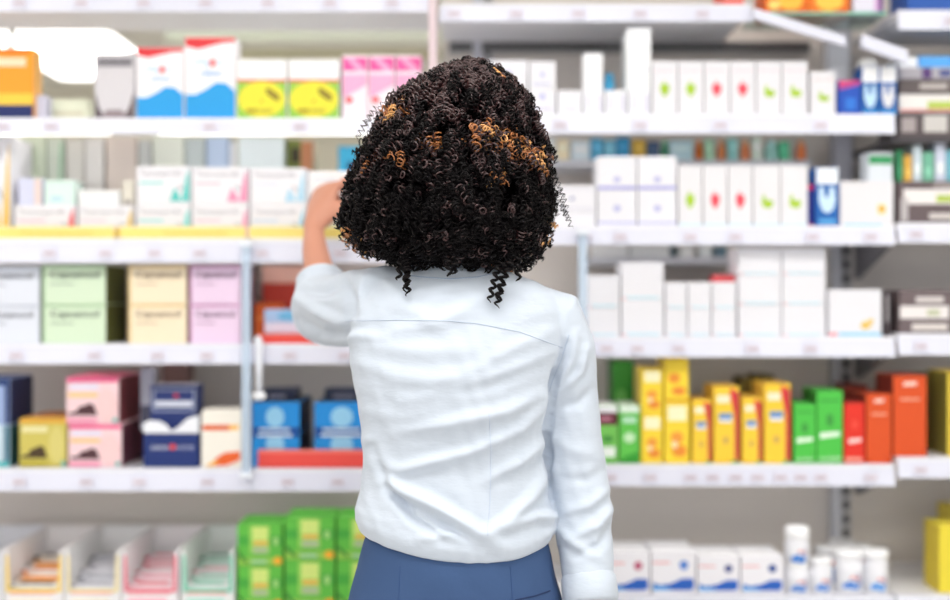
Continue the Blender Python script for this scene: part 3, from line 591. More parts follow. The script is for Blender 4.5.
# --- R3
z = R[3]; base = lambda: [('r', 0, .02, .9, .08, (196, 232, 244))]
def st2(a, c, ys, nm, extra=None, Yv=2.645):
    zz = z
    wd = ['bottom', 'middle', 'top'] if len(ys) == 3 else ['bottom', 'top']
    for k, y2 in enumerate(ys):
        o = carton(a, c, y2, zz, (233, 232, 237), 'white box with pale blue base line, %s of the %s' % (wd[k], nm), base() + [('r', .0, .0, .12, .06, (248, 206, 210))] + (extra or []), depth=.11, group='white boxes on the third right shelf', Y=Yv); zz = top(o)
st2(587, 620, (308, 275), 'stack beside the acrylic post')
st2(621, 664, (300, 262), 'stack right of the post stack')
st2(665, 687, (309, 282), 'first short narrow stack')
st2(687.7, 711, (309, 282), 'middle short narrow stack')
st2(711.7, 736.5, (309, 282), 'last short narrow stack')
st2(738, 781.5, (305, 275, 248), 'left tall wide stack')
st2(782, 826, (305, 275, 248), 'right tall wide stack')
carton(828, 882, 290, z, (233, 232, 237), 'white box with a golden mark and a pink and blue base line', [('r', .0, .0, .16, .07, (248, 150, 160)), ('r', .18, .0, 1, .07, (150, 214, 244)), ('p', [(.6, .22), (.66, .14), (.78, .18), (.86, .36), (.78, .38), (.72, .3), (.66, .34)], (232, 196, 90))], depth=.12, flap=True)
nz = [o for o in bpy.data.objects if o.get('label', '').endswith('top of the last short narrow stack')][0]
carton(713, 736, 275, top(nz), (222, 78, 84), 'thin red pack lying on the last short narrow stack', Y=2.68, depth=.05)
# --- R4
z = R[4]
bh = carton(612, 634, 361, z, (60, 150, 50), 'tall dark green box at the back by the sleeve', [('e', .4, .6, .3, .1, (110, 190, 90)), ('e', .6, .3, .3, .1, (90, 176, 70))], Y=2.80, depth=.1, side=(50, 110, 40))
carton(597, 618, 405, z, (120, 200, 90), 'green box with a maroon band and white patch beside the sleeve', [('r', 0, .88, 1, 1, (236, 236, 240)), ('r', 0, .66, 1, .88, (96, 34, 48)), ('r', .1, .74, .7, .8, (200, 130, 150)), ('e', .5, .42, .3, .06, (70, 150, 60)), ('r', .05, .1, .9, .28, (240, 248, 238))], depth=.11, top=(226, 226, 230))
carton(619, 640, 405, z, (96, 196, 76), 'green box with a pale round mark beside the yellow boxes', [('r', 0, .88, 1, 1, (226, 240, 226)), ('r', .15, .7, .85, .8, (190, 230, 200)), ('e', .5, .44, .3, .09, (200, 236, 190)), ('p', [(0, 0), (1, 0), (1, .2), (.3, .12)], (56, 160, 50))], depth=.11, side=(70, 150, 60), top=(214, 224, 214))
YEL = (250, 216, 56)
def orange_fruit(): return [('r', .12, .7, .9, .95, (252, 244, 200)), ('e', .5, .42, .26, .1, (244, 160, 60)), ('e', .6, .2, .3, .1, (240, 146, 50)), ('e', .4, .3, .12, .06, (250, 230, 180))]
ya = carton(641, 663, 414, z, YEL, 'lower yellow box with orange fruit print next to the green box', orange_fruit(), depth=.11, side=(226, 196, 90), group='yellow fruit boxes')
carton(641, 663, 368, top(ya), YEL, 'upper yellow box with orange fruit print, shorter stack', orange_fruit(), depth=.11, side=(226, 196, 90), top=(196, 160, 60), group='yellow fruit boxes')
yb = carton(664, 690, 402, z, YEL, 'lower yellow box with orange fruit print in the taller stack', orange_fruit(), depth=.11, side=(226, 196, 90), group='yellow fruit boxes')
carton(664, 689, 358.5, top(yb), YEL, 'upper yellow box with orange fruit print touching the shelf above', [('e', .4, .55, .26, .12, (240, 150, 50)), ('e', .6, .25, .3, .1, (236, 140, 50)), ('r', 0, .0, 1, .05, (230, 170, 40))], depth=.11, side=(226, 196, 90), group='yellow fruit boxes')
def yred(a, c, yt, label):
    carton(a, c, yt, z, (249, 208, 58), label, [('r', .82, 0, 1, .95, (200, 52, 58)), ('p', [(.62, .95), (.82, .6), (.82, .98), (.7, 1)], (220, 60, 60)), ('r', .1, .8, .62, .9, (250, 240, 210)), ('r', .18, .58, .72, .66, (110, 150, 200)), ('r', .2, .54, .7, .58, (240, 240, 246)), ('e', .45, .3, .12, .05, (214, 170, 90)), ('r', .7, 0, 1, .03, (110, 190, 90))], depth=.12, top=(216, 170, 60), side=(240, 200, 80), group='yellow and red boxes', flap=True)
yred(692, 712, 400, 'short yellow box with a red side band next to the fruit boxes')
yred(713.5, 740, 387, 'tall yellow box with a red side band between two short ones')
yred(742, 762.5, 398, 'short yellow box with a red side band between two tall ones')
yred(764, 791, 384, 'tallest yellow box with a red side band beside the green boxes')
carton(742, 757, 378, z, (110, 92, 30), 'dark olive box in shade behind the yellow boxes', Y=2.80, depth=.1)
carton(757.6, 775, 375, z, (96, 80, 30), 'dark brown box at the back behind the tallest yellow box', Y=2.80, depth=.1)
for (a, c, yt, lb) in ((793.5, 816, 404, 'shorter green box with white lettering patch'), (816.5, 843, 391, 'taller green box with white lettering patch')):
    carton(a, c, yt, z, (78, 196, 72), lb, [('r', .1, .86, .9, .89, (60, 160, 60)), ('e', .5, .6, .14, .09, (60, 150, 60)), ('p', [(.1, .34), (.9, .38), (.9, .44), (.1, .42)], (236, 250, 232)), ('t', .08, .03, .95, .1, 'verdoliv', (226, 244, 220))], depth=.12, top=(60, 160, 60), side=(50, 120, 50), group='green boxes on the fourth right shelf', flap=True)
carton(844, 865, 403, z, (228, 48, 30), 'bright red box between the green and orange boxes', [('p', [(.2, .32), (.85, .36), (.85, .42), (.2, .4)], (250, 226, 220)), ('r', .0, .03, .9, .09, (244, 170, 150)), ('e', .5, .65, .15, .08, (240, 80, 60))], depth=.12, top=(150, 40, 30), flap=True)
RO = (220, 82, 28)
for (a, c, yt, lb) in ((866, 892, 394, 'shorter orange red box with two white marks'), (893, 927, 376, 'taller orange red box at the shelf end')):
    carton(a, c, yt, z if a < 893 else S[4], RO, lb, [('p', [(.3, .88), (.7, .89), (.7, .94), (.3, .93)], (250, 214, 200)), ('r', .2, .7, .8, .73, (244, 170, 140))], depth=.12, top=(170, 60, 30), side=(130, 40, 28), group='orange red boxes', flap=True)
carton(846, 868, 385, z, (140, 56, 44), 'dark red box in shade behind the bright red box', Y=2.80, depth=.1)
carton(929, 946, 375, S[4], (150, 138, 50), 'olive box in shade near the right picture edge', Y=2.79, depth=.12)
carton(947.5, 985, 372, S[4], (236, 206, 70), 'yellow box cut by the right picture edge on the fourth shelf', Y=2.65, depth=.12, side=(150, 140, 60))
# --- R5
z = R[5]
def bluewave(a, c, yt, label, dot):
    carton(a, c, yt, z, (240, 238, 243), label, [('r', .02, .72, .42, .76, (240, 160, 160)), ('e', .74, .68, .1, .11, dot), ('p', [(.02, .08), (.9, .08), (.98, .16), (.96, .36), (.7, .36), (.45, .24), (.2, .2), (.02, .26)], (36, 96, 190)), ('p', [(.02, .08), (.5, .08), (.3, .16), (.02, .18)], (110, 180, 236))], depth=.12, top=(248, 247, 250), group='white boxes with a blue wave', flap=True)
bluewave(606, 650, 552, 'white box with blue wave and red and blue dot beside the cuff', (190, 90, 120))
bluewave(650.8, 696, 551, 'white box with blue wave and bright blue dot, second from the cuff', (80, 130, 210))
bluewave(697, 740, 556, 'white box with blue wave and dark dot, third from the cuff', (70, 80, 140))
bluewave(740.8, 784, 556, 'white box with blue wave touching the white jars', (50, 80, 150))
JW = (240, 240, 245); JL = (60, 130, 214)
j = bottle(797, 562, z, 25, 2.665, JW, (250, 250, 252), 'white jar under the topmost jar', .18, JL, 'white tubs with blue labels', 'plastic_tub', 'jar', .8, (.12, .36), (.36, .42, (200, 80, 90)))
bottle(797, 526, j['_t'] + .001, 24, 2.665, JW, (252, 252, 254), 'topmost white jar standing on another jar', .34, JL, 'white tubs with blue labels', 'plastic_tub', 'jar', .9, (.05, .36))
bottle(821, 557, z, 22, 2.665, JW, (250, 250, 252), 'narrow white jar right of the stacked jars', .2, JL, 'white tubs with blue labels', 'plastic_tub', 'jar', .85, (.12, .34))
bottle(849, 549, z, 28, 2.675, JW, (250, 250, 252), 'wide white jar, second from the right end', .2, JL, 'white tubs with blue labels', 'plastic_tub', 'jar', .9, (.14, .34))
bottle(876, 549, z, 24, 2.67, JW, (250, 250, 252), 'white jar at the right end of the tubs', .2, (70, 150, 226), 'white tubs with blue labels', 'plastic_tub', 'jar', .9, (.1, .3))
bottle(830, 546, z, 30, 2.76, JW, (250, 250, 252), 'white jar in the second row behind the narrow jar', .2, JL, 'white tubs with blue labels', 'plastic_tub', 'jar', .9)
bottle(858, 545, z, 30, 2.76, JW, (250, 250, 252), 'white jar in the second row behind the wide jar', .2, JL, 'white tubs with blue labels', 'plastic_tub', 'jar', .9)
bottle(842, 540, z, 28, 2.86, JW, (250, 250, 252), 'white jar in the back row seen over the others', .2, None, 'white tubs with blue labels', 'plastic_tub', 'jar', .9)
carton(939, 985, 526, S[5], (236, 216, 62), 'bright yellow box on the bottom shelf at the right edge', [('r', .5, .45, 1, .49, (190, 160, 40)), ('p', [(.6, .1), (.9, .2), (.9, .3), (.7, .25)], (246, 236, 140))], Y=2.645, depth=.09, side=(226, 200, 60), flap=True)
carton(952, 995, 508, S[5], (214, 190, 56), 'yellow box in the second row behind the bright yellow one', [], Y=2.76, depth=.09)
# --- side unit goods
z = S[2]; BR = (104, 90, 92)
o = carton(895 + 3, 975, 181, z, BR, 'brown tray box with a white pack picture on the second shelf', [('r', .06, .46, 1, .82, (240, 234, 232)), ('r', .5, .5, .75, .68, (180, 200, 90)), ('r', .45, .86, 1, .95, (170, 160, 158)), ('r', .4, .1, 1, .24, (216, 208, 204)), ('r', .02, .05, .12, .6, (190, 184, 184))], Y=2.65, depth=.14, top=(120, 106, 106))
for (a, c, yt, lb, cc) in ((868, 893, 152, 'translucent white tub with green rim near the right upright', (226, 232, 238)),):
    carton(a, c, yt, top([q for q in bpy.data.objects if q.get('label', '').startswith('wide white box with a small yellow')][0]), cc, lb, [('r', 0, .6, 1, .9, (60, 160, 100))], Y=2.67, depth=.06)
for i, (a, c, yt, col, nm) in enumerate(((897, 903, 150, (60, 150, 100), 'thin green'), (904, 912, 155, (238, 184, 80), 'amber'), (913, 922, 145, (214, 228, 236), 'ice blue'), (923, 934, 152, (120, 190, 160), 'sage green'), (935, 946, 142, (216, 222, 240), 'pale lilac'), (946.6, 975, 150, (120, 190, 206), 'teal'))):
    carton(a, c, yt, top(o), col, '%s pack standing on the brown tray box' % nm, [('r', .1, .2, .9, .5, tuple(min(255, v + 30) for v in col))], Y=2.68, depth=.05, group='small packs on the brown tray box')
z = S[3]
carton(899, 980, 290, z, (112, 98, 100), 'brown tray box with a white pack picture on the third shelf', [('r', .0, .34, .62, .64, (236, 230, 228)), ('r', .34, .4, .5, .56, (196, 200, 170)), ('r', .2, .72, .55, .86, (214, 206, 204)), ('r', .15, .06, .6, .22, (222, 214, 208))], Y=2.65, depth=.14, top=(84, 66, 66))
carton(883, 891, 290, R[3], (70, 60, 64), 'narrow dark box standing beside the golden mark box', [('r', .3, .3, .8, .9, (150, 146, 148))], Y=2.66, depth=.1, side=(70, 50, 46))
z = Zs1
o = carton(899, 980, 112, z, (92, 82, 84), 'brown box with pale print under the white and green pack', [('r', .02, .2, .2, .8, (170, 160, 160)), ('r', .3, .2, .6, .9, (206, 202, 198)), ('r', .75, .3, .9, .7, (170, 162, 158))], Y=2.665, depth=.14)
o = carton(899, 980, 94, top(o), (236, 232, 228), 'white and green pack between two brown boxes', [('r', .35, .15, .7, .6, (186, 206, 90)), ('r', 0, 0, 1, .12, (226, 130, 130))], Y=2.665, depth=.14)
o = carton(899, 980, 79, top(o), (100, 90, 90), 'brown box with a pale bar above the white and green pack', [('r', .25, .3, .6, .75, (186, 178, 174))], Y=2.665, depth=.14)
o = carton(899, 980, 67, top(o), (176, 172, 180), 'grey pack with a purple mark near the right top corner', [('r', .28, 0, .4, 1, (90, 60, 120)), ('r', .5, .2, .65, .8, (70, 80, 140))], Y=2.665, depth=.14)
carton(899, 918, 57, top(o), (240, 244, 250), 'small white pack on the grey pack at the right edge', Y=2.68, depth=.1)
carton(919, 980, 56, top(o), (90, 172, 240), 'sky blue pack on the grey pack at the right edge', Y=2.68, depth=.1)

# ------------------------------------------------------------------ the woman
PY = 2.06; K = PY / F
root = empty('person', (-.03, PY, 0))
tag(root, 'woman seen from behind in white shirt and blue trousers reaching to a shelf', 'person')
ROOT = Vector((-.03, PY, 0))
SKIN = mat((204, 144, 120), .5, name='skin', spec=.35)
def remesh(mb, name, voxel, mt, smooth=4, disp=None):
    ob = bpy.data.objects.new('tmp', mb.mesh('tmp')); COL.objects.link(ob)
    r = ob.modifiers.new('r', 'REMESH'); r.mode = 'VOXEL'; r.voxel_size = voxel; r.use_smooth_shade = True
    s = ob.modifiers.new('s', 'SMOOTH'); s.factor = .5; s.iterations = smooth
    dg = bpy.context.evaluated_depsgraph_get(); dg.update()
    me = bpy.data.meshes.new_from_object(ob.evaluated_get(dg))
    bpy.data.objects.remove(ob)
    n = len(me.vertices); co = np.empty(n * 3); me.vertices.foreach_get('co', co); co = co.reshape(-1, 3)
    if disp is not None:
        no = np.empty(n * 3); me.vertices.foreach_get('normal', no); no = no.reshape(-1, 3)
        co = disp(co, no)
    bv = BVHTree.FromPolygons([tuple(c) for c in co], [tuple(p.vertices) for p in me.polygons])
    me.vertices.foreach_set('co', (co - np.array(ROOT)).ravel())
    me.materials.clear(); me.materials.append(mt)
    me.polygons.foreach_set('material_index', [0] * len(me.polygons))
    me.polygons.foreach_set('use_smooth', [True] * len(me.polygons)); me.name = name; me.update()
    o = bpy.data.objects.new(name, me); COL.objects.link(o); o.parent = root
    return o, bv
def torso(rows, off=0, m=None, mb=None, e=2.3):
    secs = []
    for y, l, r, d in rows:
        z = ZY(y, PY); cx = ((l + r) / 2 - 475) * K; rx = (r - l) / 2 * K - off
        secs.append((z, cx, PY, rx, d - off, d * .95 - off))
    secs.sort(); mb.sections(secs, m, 48, e)
TR = [(268, 418, 498, .058), (274, 398, 515, .068), (282, 378, 537, .082), (294, 362, 556, .098), (312, 352, 566, .108), (345, 349, 566, .118), (380, 353, 556, .122), (410, 359, 551, .118), (440, 363, 547, .110),
      (465, 363, 545, .106), (495, 359, 548, .110), (520, 355, 553, .118), (538, 355, 554, .122), (550, 360, 550, .116)]
# --- body: one continuous surface
B = MB(); sk = SKIN
torso([r for r in TR if r[0] < 545], .026, sk, B)
torso([(530, 366, 546, .10), (570, 358, 556, .108), (610, 350, 566, .112), (650, 352, 564, .105), (675, 365, 550, .09)], .006, sk, B)
cxn = (450 - 475) * K; zc = ZY(168, PY)
B.tube([(cxn, PY + .005, ZY(300, PY)), (cxn, PY + .012, ZY(262, PY)), (cxn, PY + .02, ZY(222, PY))], [.060, .052, .052], sk, 20)
hd = [(-.118, .018, .050, .03, .045), (-.105, .03, .045, .05, .06), (-.08, .058, .060, .06, .08), (-.045, .07, .068, .078, .092), (0, .076, .074, .092, .094), (.035, .077, .076, .098, .094), (.07, .070, .072, .092, .086), (.095, .054, .058, .075, .066), (.112, .030, .03, .04, .035)]
B.sections([(zc + dz - .012, cxn, PY + .02, rx, rb, rf) for dz, rx, _, rb, rf in hd], sk, 32)
fy = PY + .02
B.tube([(cxn, fy + .088, zc + .018), (cxn, fy + .100, zc - .012), (cxn, fy + .112, zc - .032), (cxn, fy + .092, zc - .040)], [.007, .010, .013, .010], sk, 10)
for s_ in (-1, 1):
    B.ball((cxn + s_ * .077, fy - .002, zc - .016), (.008, .018, .03), sk, 12)
B.ball((cxn, fy + .088, zc - .066), (.024, .010, .010), sk, 12)
# arms
RS = PX(556, 318, PY); RE = PX(582, 500, 2.07); RW = PX(590, 640, 2.00)
B.tube([PX(530, 310, PY), RS, PX(570, 400, 2.07), RE, PX(588, 570, 2.03), RW], [.042, .038, .032, .028, .025, .022], sk, 16)
LS = PX(386, 306, PY); LE = PX(322, 306, 2.30); LW = PX(314, 224, 2.45)
B.tube([PX(410, 306, PY), LS, PX(350, 308, 2.18), LE], [.042, .040, .036, .034], sk, 16)
B.tube([LE, PX(321, 280, 2.345), PX(315, 250, 2.40), PX(314, 236, 2.43), LW], [.034, .029, .0235, .0200, .0190], sk, 16)
def hand(W, f, n, curl, thumb_in, mb, sgn=1, sc=1.0, spread=0.0):
    f = f.normalized(); n = (n - f * n.dot(f)).normalized(); s = f.cross(n) * sgn
    P = lambda a, b_, c: W + (f * a + s * b_ + n * c) * sc
    # palm: broad loft
    vs = []; fs = []; N = 16
    for a, w, t, o_ in ((-.01, .021, .019, 0), (.02, .030, .019, .002), (.05, .039, .017, .001), (.078, .040, .014, 0), (.09, .036, .010, 0)):
        for k in range(N):
            q = 2 * PI * k / N; vs.append(P(a, o_ + w * math.cos(q), t * math.sin(q)))
    for i in range(4):
        for k in range(N): fs.append((i*N + k, i*N + (k+1) % N, (i+1)*N + (k+1) % N, (i+1)*N + k))
    fs += [list(range(N))[::-1], [4*N + k for k in range(N)]]
    mb.add(vs, fs, SKIN, True)
    for j, (b_, ln, r) in enumerate(((.029, .072, .0088), (.0095, .080, .009), (-.0105, .074, .0086), (-.029, .058, .0076))):
        a, c, ang = .076, 0, 0; pts = [P(a - .02, b_, 0), P(a, b_, 0)]; rr = [r, r]
        for seg, fr in enumerate((.45, .3, .25)):
            ang += curl[j][seg]
            a += math.cos(ang) * ln * fr; c += math.sin(ang) * ln * fr
            pts.append(P(a, b_ + (b_ * spread) * (seg + 1), c)); rr.append(r * (1, .92, .72)[seg])
        mb.tube(pts, [x * sc for x in rr], SKIN, 10)
    pts = [P(.005, .018, .006), P(.03, .042, .010 + thumb_in * .2), P(.055, .055, .016 + thumb_in * .6), P(.078, .056 - thumb_in * .2, .020 + thumb_in)]
    mb.tube(pts, [x * sc for x in (.014, .0125, .011, .008)], SKIN, 10)
# right hand hangs relaxed
hand(RW, Vector((0, -.05, -1)), Vector((-1, .1, 0)), [(.25, .35, .25), (.3, .4, .3), (.35, .45, .3), (.4, .5, .3)], .01, B, -1)
# left hand pinches the white pack
hand(LW, Vector((.22, .50, .82)), Vector((.66, .60, -.45)), [(.45, .75, .35), (.75, .85, .4), (.95, .95, .5), (1.05, 1.0, .5)], .016, B, -1, .99, .12)
# legs
for s_, x in ((-1, 410), (1, 500)):
    X = (x - 475) * K
    B.tube([(X, PY, ZY(625, PY)), (X, PY, .62), (X + s_ * .005, PY + .005, .46), (X + s_ * .008, PY - .015, .32), (X + s_ * .01, PY - .005, .09), (X + s_ * .01, PY, .03)], [.088, .068, .052, .050, .032, .034], sk, 18)
    B.tube([(X + s_ * .01, PY - .02, .035), (X + s_ * .013, PY + .06, .032), (X + s_ * .02, PY + .16, .02)], [.030, .032, .018], sk, 12)
body, _ = remesh(B, 'body', .0045, SKIN, 3)

# --- shirt
SH = bpy.data.materials.new('white_cotton'); SH.use_nodes = True
nt = SH.node_tree; bs = nt.nodes['Principled BSDF']
bs.inputs['Base Color'].default_value = (*lin((204, 213, 225)), 1); bs.inputs['Roughness'].default_value = .75; bs.inputs['Specular IOR Level'].default_value = .2
bs.inputs['Sheen Weight'].default_value = .15
wv_ = nt.nodes.new('ShaderNodeTexNoise'); wv_.inputs['Scale'].default_value = 55; wv_.inputs['Detail'].default_value = 4
tc = nt.nodes.new('ShaderNodeTexCoord'); mp = nt.nodes.new('ShaderNodeMapping'); mp.inputs['Scale'].default_value = (.5, .5, 1.3)
bp = nt.nodes.new('ShaderNodeBump'); bp.inputs['Strength'].default_value = .35; bp.inputs['Distance'].default_value = .004
nt.links.new(tc.outputs['Object'], mp.inputs['Vector']); nt.links.new(mp.outputs['Vector'], wv_.inputs['Vector'])
nt.links.new(wv_.outputs['Fac'], bp.inputs['Height']); nt.links.new(bp.outputs['Normal'], bs.inputs['Normal'])
S_ = MB(); torso(TR, 0, SH, S_)
S_.tube([PX(520, 312, PY), PX(556, 322, PY), PX(566, 350, 2.06), PX(571, 400, 2.07), PX(575, 450, 2.075), PX(580, 490, 2.075), PX(584, 530, 2.06), PX(587, 565, 2.04), PX(590, 598, 2.02)],
        [.050, .052, .047, .043, .045, .047, .045, .041, .037], SH, 28)
S_.tube([PX(420, 306, PY), PX(386, 305, PY), PX(355, 309, 2.16), PX(332, 311, 2.25), PX(321, 303, 2.30), PX(321, 293, 2.313), PX(320, 280, 2.330)],
        [.055, .062, .062, .060, .054, .047, .041], SH, 28)
S_.ball(PX(324, 312, 2.285), (.056, .052, .056), SH, 16)
FOLDS = [  # polyline in image-plane coordinates of the back, amplitude (m), width (m)
    ([(548, 392), (505, 412), (450, 424), (395, 432)], .006, .009), ([(548, 402), (520, 430), (470, 452), (400, 470), (380, 462)], .006, .008),
    ([(556, 350), (510, 372), (455, 392), (400, 402)], .0035, .010), ([(562, 330), (520, 345), (470, 372), (420, 384)], .003, .010),
    ([(372, 448), (388, 486), (412, 522), (440, 540)], -.011, .007), ([(368, 440), (380, 470), (400, 500)], .007, .008), ([(386, 482), (430, 505), (470, 528), (500, 545)], .010, .009), ([(395, 500), (440, 524), (480, 545)], -.006, .007),
    ([(549, 470), (530, 500), (505, 525), (480, 535)], .008, .009), ([(545, 440), (520, 462), (485, 480)], .006, .008), ([(556, 525), (535, 520), (505, 530)], .007, .008),
    ([(352, 360), (400, 378), (450, 380)], .003, .011), ([(352, 340), (390, 350), (440, 352), (490, 350)], .002, .010), ([(362, 410), (400, 418), (440, 412)], .002, .009),
    ([(440, 395), (490, 385), (535, 368)], -.004, .009), ([(385, 300), (420, 312), (440, 330)], .003, .010), ([(400, 330), (440, 322), (480, 300), (500, 290)], .0035, .011),
    ([(556, 372), (551, 395), (547, 430), (549, 480)], -.014, .0045), ([(575, 335), (572, 360), (556, 385)], .0055, .007), ([(586, 350), (580, 372), (560, 394)], .005, .006), ([(592, 390), (580, 402), (556, 408)], -.004, .007), ([(565, 345), (560, 370), (548, 390)], -.005, .006),
    ([(606, 490), (590, 505), (565, 512)], .006, .007), ([(612, 505), (598, 525), (570, 540)], .007, .007), ([(604, 470), (588, 480), (560, 480)], -.003, .007), ([(612, 528), (600, 545), (575, 556)], -.005, .006), ([(560, 530), (575, 545), (600, 560)], .005, .006), ([(556, 440), (575, 452), (600, 455)], .003, .009),
    ([(548, 520), (552, 538), (545, 548)], .006, .008), ([(420, 545), (450, 535), (490, 548)], .005, .007),
    ([(300, 320), (320, 335), (345, 335)], -.006, .007), ([(298, 300), (318, 312), (340, 322), (360, 322)], .005, .007), ([(302, 290), (325, 292), (345, 285)], -.004, .006), ([(345, 280), (352, 300), (350, 330)], -.005, .007), ([(340, 340), (360, 335), (385, 338)], .004, .007), ([(345, 272), (380, 280), (400, 292)], .003, .008)]
def shirt_disp(co, no):
    Yf = co[:, 1]; px = 475 + co[:, 0] / Yf * F; py = 300 - (co[:, 2] - EYE) / Yf * F
    u = co[:, 0]; v = co[:, 2]; d = np.zeros(len(co)); back = np.clip(-no[:, 1] * 1.6 + .35, 0, 1)
    for pl, amp, wd in FOLDS:
        best = np.full(len(co), 9e9); tt = np.zeros(len(co)); n = len(pl) - 1
        for i in range(n):
            a = np.array(pl[i], float); b_ = np.array(pl[i + 1], float); ab = b_ - a; L2 = ab @ ab
            t = np.clip(((px - a[0]) * ab[0] + (py - a[1]) * ab[1]) / L2, 0, 1)
            dd = np.hypot(px - a[0] - t * ab[0], py - a[1] - t * ab[1])
            k = dd < best; best = np.where(k, dd, best); tt = np.where(k, (i + t) / n, tt)
        w = wd * 1.2 / K
        fall = np.sin(np.clip(tt * .86 + .10, 0, 1) * PI) ** .6
        d += np.where(px < 365, 1.7, 1.25) * amp * fall * (np.exp(-(best / w) ** 2) - .14 * np.exp(-((best - 1.7 * w) / w) ** 2)) * back
    # soft cloth irregularity
    d += .0004 * np.sin(u * 60 + 3 * np.sin(v * 31)) * np.sin(v * 85 + 2.2 * np.sin(u * 24 + 1)) + .0004 * np.sin(u * 130 + v * 90 + 3 * np.sin(u * 40))
    out = co + no * d[:, None]
    q = (px - 490); lift = np.where(q < 0, .034 * np.minimum(1, (q / 135) ** 2), .018 * np.minimum(1, (q / 62) ** 2)) * np.clip((py - 490) / 55, 0, 1) * (px < 557)
    out[:, 2] += lift
    return out
shirt, SBV = remesh(S_, 'shirt', .0035, SH, 6, shirt_disp)
def on_shirt(x, y, lift=.0004):
    o = Vector((0, 0, EYE)); d = (PX(x, y, 2.0) - o).normalized()
    h = SBV.ray_cast(o, d)
    return (h[0] + h[1] * lift) - ROOT if h[0] else None
def seam(pl, name='seam', r=.0006, col=(188, 200, 217)):
    pts = []
    for (a, b_) in zip(pl[:-1], pl[1:]):
        n = max(2, int(math.hypot(b_[0] - a[0], b_[1] - a[1]) / 4))
        for i in range(n):
            q = on_shirt(a[0] + (b_[0] - a[0]) * i / n, a[1] + (b_[1] - a[1]) * i / n)
            if q: pts.append(q)
    if len(pts) > 2: MB().tube(pts, r, mat(col, .7), 6).build(name, shirt)
seam([(345, 321), (400, 320), (450, 321), (480, 324), (520, 332), (566, 349)])
seam([(489, 412), (491, 450), (490, 500), (487, 540)], r=.0006, col=(196, 208, 226))
seam([(569, 335), (562, 358), (552, 382), (548, 396)], r=.0007)
seam([(400, 274), (420, 277), (450, 279), (478, 277), (500, 272)], r=.0008, col=(160, 176, 200))
# collar
cb = MB(); N = 40; cv = []; cf = []
for zz, ex in ((ZY(279, 1.99), .004), (ZY(270, 1.99), .001), (ZY(262, 1.99), -.002), (ZY(260.5, 1.99), -.005), (ZY(268, 1.99), -.008)):
    for k in range(N):
        a = PI * .5 + 2 * PI * (k + .5) / N
        fr = max(0, math.sin(a)); cv.append(Vector((cxn + (.066 + ex) * math.cos(a), PY + .008 + (.064 + ex) * math.sin(a), zz - fr * .022)) - ROOT)
for i in range(4):
    for k in range(N - 1): cf.append((i*N + k, i*N + k + 1, (i+1)*N + k + 1, (i+1)*N + k))
cb.add(cv, cf, SH, True).build('collar', shirt)
def cuff(P0, P1, r, name='cuff'):
    d = (P1 - P0); pts = [P0 + d * t - ROOT for t in (0, .12, .5, .88, 1, .92, .5)]
    MB().tube(pts, [r * .98, r * 1.06, r * 1.08, r * 1.07, r * .99, r * .86, r * .84], SH, 28, cap=False).build(name, shirt)
cuff(PX(588, 574, 2.035), PX(591, 603, 2.02), .040)
cuff(PX(322, 293, 2.314), PX(320, 277, 2.334), .0400)

# --- trousers
TM = mat((64, 88, 128), .8, name='blue_twill', spec=.2, bump=.25)
Tm = MB()
torso([(530, 366, 545, .106), (545, 362, 548, .112), (565, 358, 554, .118), (590, 350, 560, .122), (620, 344, 566, .126), (650, 343, 567, .124), (675, 347, 563, .118), (700, 352, 558, .105)], 0, TM, Tm, 2.2)
for s_, x in ((-1, 404), (1, 506)):
    X = (x - 475) * K
    Tm.tube([(X, PY, ZY(640, PY)), (X, PY, .70), (X, PY, .48), (X + s_ * .004, PY, .30), (X + s_ * .008, PY, .075)], [.094, .088, .070, .066, .060], TM, 24)
def tr_disp(co, no):
    u = co[:, 0]; v = co[:, 2]
    return co + no * (.0015 * np.sin(v * 55 + 3 * np.sin(u * 20)) * np.sin(u * 33 + v * 14))[:, None]
trousers, TBV = remesh(Tm, 'trousers', .006, TM, 5, tr_disp)
def tline(pl, r, col, name):
    pts = []
    for (a, b_) in zip(pl[:-1], pl[1:]):
        for i in range(8):
            x, y = a[0] + (b_[0] - a[0]) * i / 8, a[1] + (b_[1] - a[1]) * i / 8
            o = Vector((0, 0, EYE)); h = TBV.ray_cast(o, (PX(x, y, 2.0) - o).normalized())
            if h[0]: pts.append(h[0] + h[1] * .0004 - ROOT)
    if len(pts) > 2: MB().tube(pts, r, mat(col, .8), 6).build(name, trousers)
tline([(515, 600), (535, 596), (552, 590)], .0012, (34, 52, 92), 'pocket_welt')
tline([(352, 560), (349, 580), (346, 604)], .0011, (30, 46, 86), 'side_seam')
tline([(400, 566), (399, 590), (398, 620)], .0006, (52, 80, 128), 'dart_seam')
tline([(510, 566), (512, 590), (513, 620)], .0006, (52, 80, 128), 'dart_seam')
for s_, x in ((-1, 404), (1, 506)):
    X = (x - 475) * K + s_ * .01; sh_ = MB(); bm_ = mat((40, 40, 46), .4)
    sh_.sections([(0.0, X, PY + .05, .040, .095, .150), (.018, X, PY + .05, .041, .096, .150), (.045, X, PY + .04, .038, .082, .120), (.075, X, PY + .01, .036, .052, .06)], bm_, 28, 2.4)
    sh_.v = [(v[0] - ROOT.x, v[1] - ROOT.y, v[2]) for v in sh_.v]
    sh_.build('shoe', root)
